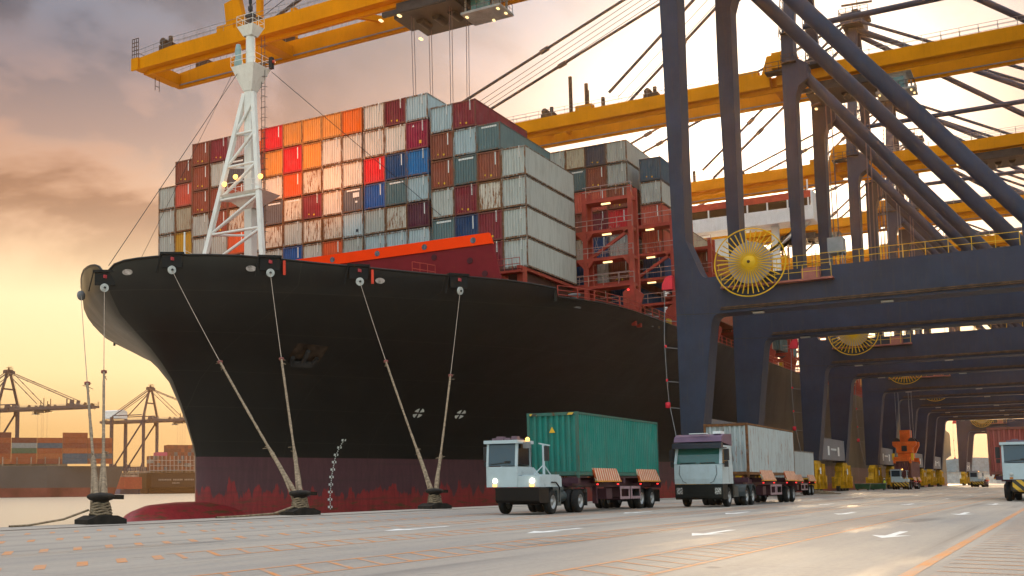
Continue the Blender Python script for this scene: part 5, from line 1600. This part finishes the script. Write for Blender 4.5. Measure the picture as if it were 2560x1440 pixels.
# ------------------------------------------------------------------ far side of the harbour
U = Vector((.676, .737, 0)); V = Vector((.737, -.676, 0))
def far_ship(label, cen, hdg, L, B, H, col, boot, stern=False, cat='ship'):
    s = empty('far_container_ship', (cen[0], cen[1], WZ), hdg, label, 'container ship')
    mb = MB()
    def sec(x, b, z0, z1): return [(x, -b, z0), (x, -b, z1), (x, b, z1), (x, b, z0)]
    xs = [(-L/2, .42, 3.5), (-L/2+5, .48, 1), (-L/2+20, .5, -1), (L/2-40, .5, -1), (L/2-18, .34, -1), (L/2-4, .1, -1), (L/2, .02, 1)]
    for z0, z1, nm, mt in ((-1.2, H*.30, 'boot_topping', boot), (H*.30, H, 'hull', col)):
        vs = []
        for x, b, rise in xs:
            xx = x + (6*(1 - (z0/H)) if x < -L/2+1 and z0 < 1 else 0) - (5*(1-z0/H) if x > L/2-5 else 0)
            xt = x + (6*(1 - z1/H) if x < -L/2+1 else 0) - (5*(1-z1/H) if x > L/2-5 else 0)
            vs += [(xx, -b*B, z0), (xt, -b*B, z1), (xt, b*B, z1), (xx, b*B, z0)]
        fs = []
        for i in range(len(xs)-1):
            a = i*4; c = a+4
            fs += [(a, c, c+1, a+1), (a+1, c+1, c+2, a+2), (a+2, c+2, c+3, a+3)]
        fs += [(0, 1, 2, 3), (len(vs)-4, len(vs)-1, len(vs)-2, len(vs)-3)]
        m = MB(); m.add(vs, fs); m.build(nm, mt, s)
    m = MB()
    x = -L/2+8
    while x < L/2-30:
        for y in (-B/2+.4, B/2-.4): m.box(x, x+.5, y-.25, y+.25, H, H+4.5)
        x += 6.8
    m.box(-L/2+6, L/2-30, -B/2+2, B/2-2, H, H+1.5)
    m.build('deck_stanchion', M('far_stanchion_steel', (.32, .25, .2), .6, var=.4, scale=.2), s)
    return s
FH = M('far_hull_grey', (.085, .075, .072), .5, var=.15, scale=.05); FB = M('far_boot_red', (.2, .055, .04), .6, var=.35, scale=.08); FD = M('far_hull_dark', (.018, .012, .011), .5, var=.2, scale=.05); FDB = M('far_boot_brown', (.04, .022, .016), .6)
FCM = container_mat('far_container_paint')
FBOX = MB(); FBOX.box(-6.1, 6.1, -1.22, 1.22, 0, 2.55); FBM = FBOX.mesh('far_box'); FBM.materials.append(FCM)
FEND = MB(); FEND.box(-1.22, 1.22, -6.1, 6.1, 0, 2.55); FEM = FEND.mesh('far_box'); FEM.materials.append(FCM)
cA = U*600 + V*(42-130)
hd = math.atan2(V.y, V.x) + R(3)
far_ship('grey hulled container ship across the water behind the left mooring lines', cA, hd, 260, 36, 15.5, FH, FB)
ca, sa = math.cos(hd), math.sin(hd)
FPAL = [((.42, .09, .03), 'orange'), ((.30, .06, .03), 'rust red'), ((.50, .13, .04), 'bright orange'), ((.12, .13, .15), 'slate grey'), ((.32, .33, .33), 'pale grey'), ((.06, .12, .18), 'blue'), ((.20, .045, .03), 'dark brown-red'), ((.07, .14, .08), 'green')]
FPAL = [(tuple(v*.62 for v in c), n) for c, n in FPAL]
rf = random.Random(21)
hts = [5, 6, 5, 5, 6, 5, 7, 6]
for bx in range(8):
    x = 116 - bx*12.4
    for t in range(hts[bx] + (1 if bx in (6, 7) else 0)):
        fi = rf.choices(range(8), (30, 22, 14, 8, 6, 5, 14, 3))[0]
        col, w = FPAL[fi]
        lx, ly = x, -16.2
        o = instance(FBM, 'far_container', None, (cA.x+lx*ca-ly*sa, cA.y+lx*sa+ly*ca, WZ+16.6+t*2.62), (0, 0, hd)); o.color = (*col, .2)
        tag(o, f'far {w} box, {ORD[t]} tier, {ORD[bx]} row from right, grey ship', 'container', 'containers on the far grey ship')
# dark ship seen from the stern
cB = U*820 + V*82
hB = math.atan2(U.y, U.x) + R(6)
sB = far_ship('dark container ship showing its stern left of the red bulbous bow', cB + U*110, hB, 220, 42, 15, FD, FDB)
m = MB()
for z in (16.5, 20, 23.5): m.box(-112, -111.6, -19, 19, z, z+.35)
for k in range(14): m.box(-112, -111.6, -19+k*2.92, -18.6+k*2.92, 15, 27)
m.build('stern_rail', M('far_rail_pale', (.36, .3, .27), .6), sB)
m = MB()
for k in range(22):
    if k not in (6, 13): m.box(-110.6, -110.0, -13+k*1.18, -12.3+k*1.18, 9.4, 10.5)
for k in range(5): m.box(-110.6, -110, -2.6+k*1.1, -1.9+k*1.1, 7.2, 8.0)
m.build('stern_lettering', M('far_lettering_pale', (.3, .24, .2), .6), sB)
cb, sb = math.cos(hB), math.sin(hB)
for k in range(15):
    for t in range(7 if 4 < k < 14 else 5 if k > 1 else 4):
        fi = rf.choices(range(8), (6, 26, 2, 5, 2, 4, 40, 0))[0]; col, w = FPAL[fi]
        if k < 5 and t == 4: col, w = (.45, .05, .12), 'pinkish red'
        lx, ly = -103, 17.3-k*2.5
        q = cB + U*110
        o = instance(FBM, 'far_container', None, (q.x+lx*cb-ly*sb, q.y+lx*sb+ly*cb, WZ+16.6+t*2.62), (0, 0, hB)); o.color = (*col, .2)
        tag(o, f'far {w} box, {ORD[t]} tier, {ORD[k]} column from left, dark ship', 'container', 'containers on the far dark ship')
# red funnel ship part between the two
far_ship('small red and blue ship between the grey and the dark ship', U*840 + V*52, hB+R(15), 60, 16, 12, M('far_hull_red', (.3, .05, .03), .5), M('far_boot_blue', (.1, .1, .16), .5))
# cranes over there
for i, (ux, vx, rz, ty, lab) in enumerate([(790, -16, math.pi+R(47.5-38), 20, 'far quay crane at the left edge with its boom reaching right'), (905, 88, math.pi+R(47.5-38), 38, 'far quay crane with white machinery house left of the bow')]):
    c = copy_tree(crane0)
    for k in list(c.children) + [g for h in c.children for g in h.children]:
        if k.type == 'MESH' and k.material_slots and k.material_slots[0].material in (CRANE_YEL, MATS['reel_yellow_paint'], YELRAIL):
            k.material_slots[0].link = 'OBJECT'; k.material_slots[0].material = M('far_crane_grey_paint', (.075, .065, .075), .6, var=.15)
    p = U*ux + V*vx
    c.location = (p.x, p.y, -.5); c.rotation_euler = (0, 0, rz); c.scale = (.96, .96, .96)
    tag(c, lab, 'crane', 'far cranes across the harbour')
mb = MB(); mb.add([(400, 900, -2.2), (1400, 100+560, -2.2), (2300, 1900, -2.2), (900, 2400, -2.2)], [(0, 1, 2, 3)])
mb.v = [(p.x, p.y, z) for p, z in [(U*880+V*-420, -2.4), (U*880+V*60, -2.4), (U*1700+V*200, -2.4), (U*1700+V*-900, -2.4)]]
tag(mb.build('far_quay', M('far_quay_ground', (.2, .17, .14), .8)), kind='structure')
# warehouse and hill beyond the end of the quay
o = empty('warehouse', (600, 38, 0), 0, 'blue grey warehouse with curved roof at the end of the quay', 'warehouse')
mb = MB(); mb.box(0, 40, -24, 24, 0, 5.5); mb.build('wall', M('warehouse_wall', (.34, .38, .4), .6, streak=.3), o)
mb = MB(); mb.prism([(24.8*math.cos(math.pi*k/12), 5.5+6.5*math.sin(math.pi*k/12)) for k in range(13)], 'x', -.6, 40.6); mb.build('roof', M('warehouse_roof', (.16, .24, .29), .5), o)
mb = MB()
for y in (-18, -8, 2, 12): mb.box(-.1, -.01, y, y+5, 0, 4)
split_build(mb, 'door', M('warehouse_door', (.5, .52, .5), .6), o)
mb = MB(); pts = [(-900, 0)] + [(-900+k*60, 26+40*math.sin(k*.35)**2+14*math.sin(k*1.1)) for k in range(40)] + [(1500, 0)]
mb.prism(pts, 'x', 3200, 3260)
tag(mb.build('hills', M('far_hill_green', (.06, .075, .06), .9)), kind='structure')

# ------------------------------------------------------------------ warm evening air
mb = MB(); mb.box(-700, 1000, -500, 1800, -9.2, 96)
hm = bpy.data.materials.new('evening_haze'); hm.use_nodes = True
nt = hm.node_tree; nt.nodes.clear()
ho = nt.nodes.new('ShaderNodeOutputMaterial'); pv = nt.nodes.new('ShaderNodeVolumePrincipled')
pv.inputs['Color'].default_value = (1, .58, .26, 1); pv.inputs['Density'].default_value = .00014; pv.inputs['Anisotropy'].default_value = .78
nt.links.new(pv.outputs[0], ho.inputs['Volume'])
hz = mb.build('haze', hm); tag(hz, kind='stuff')
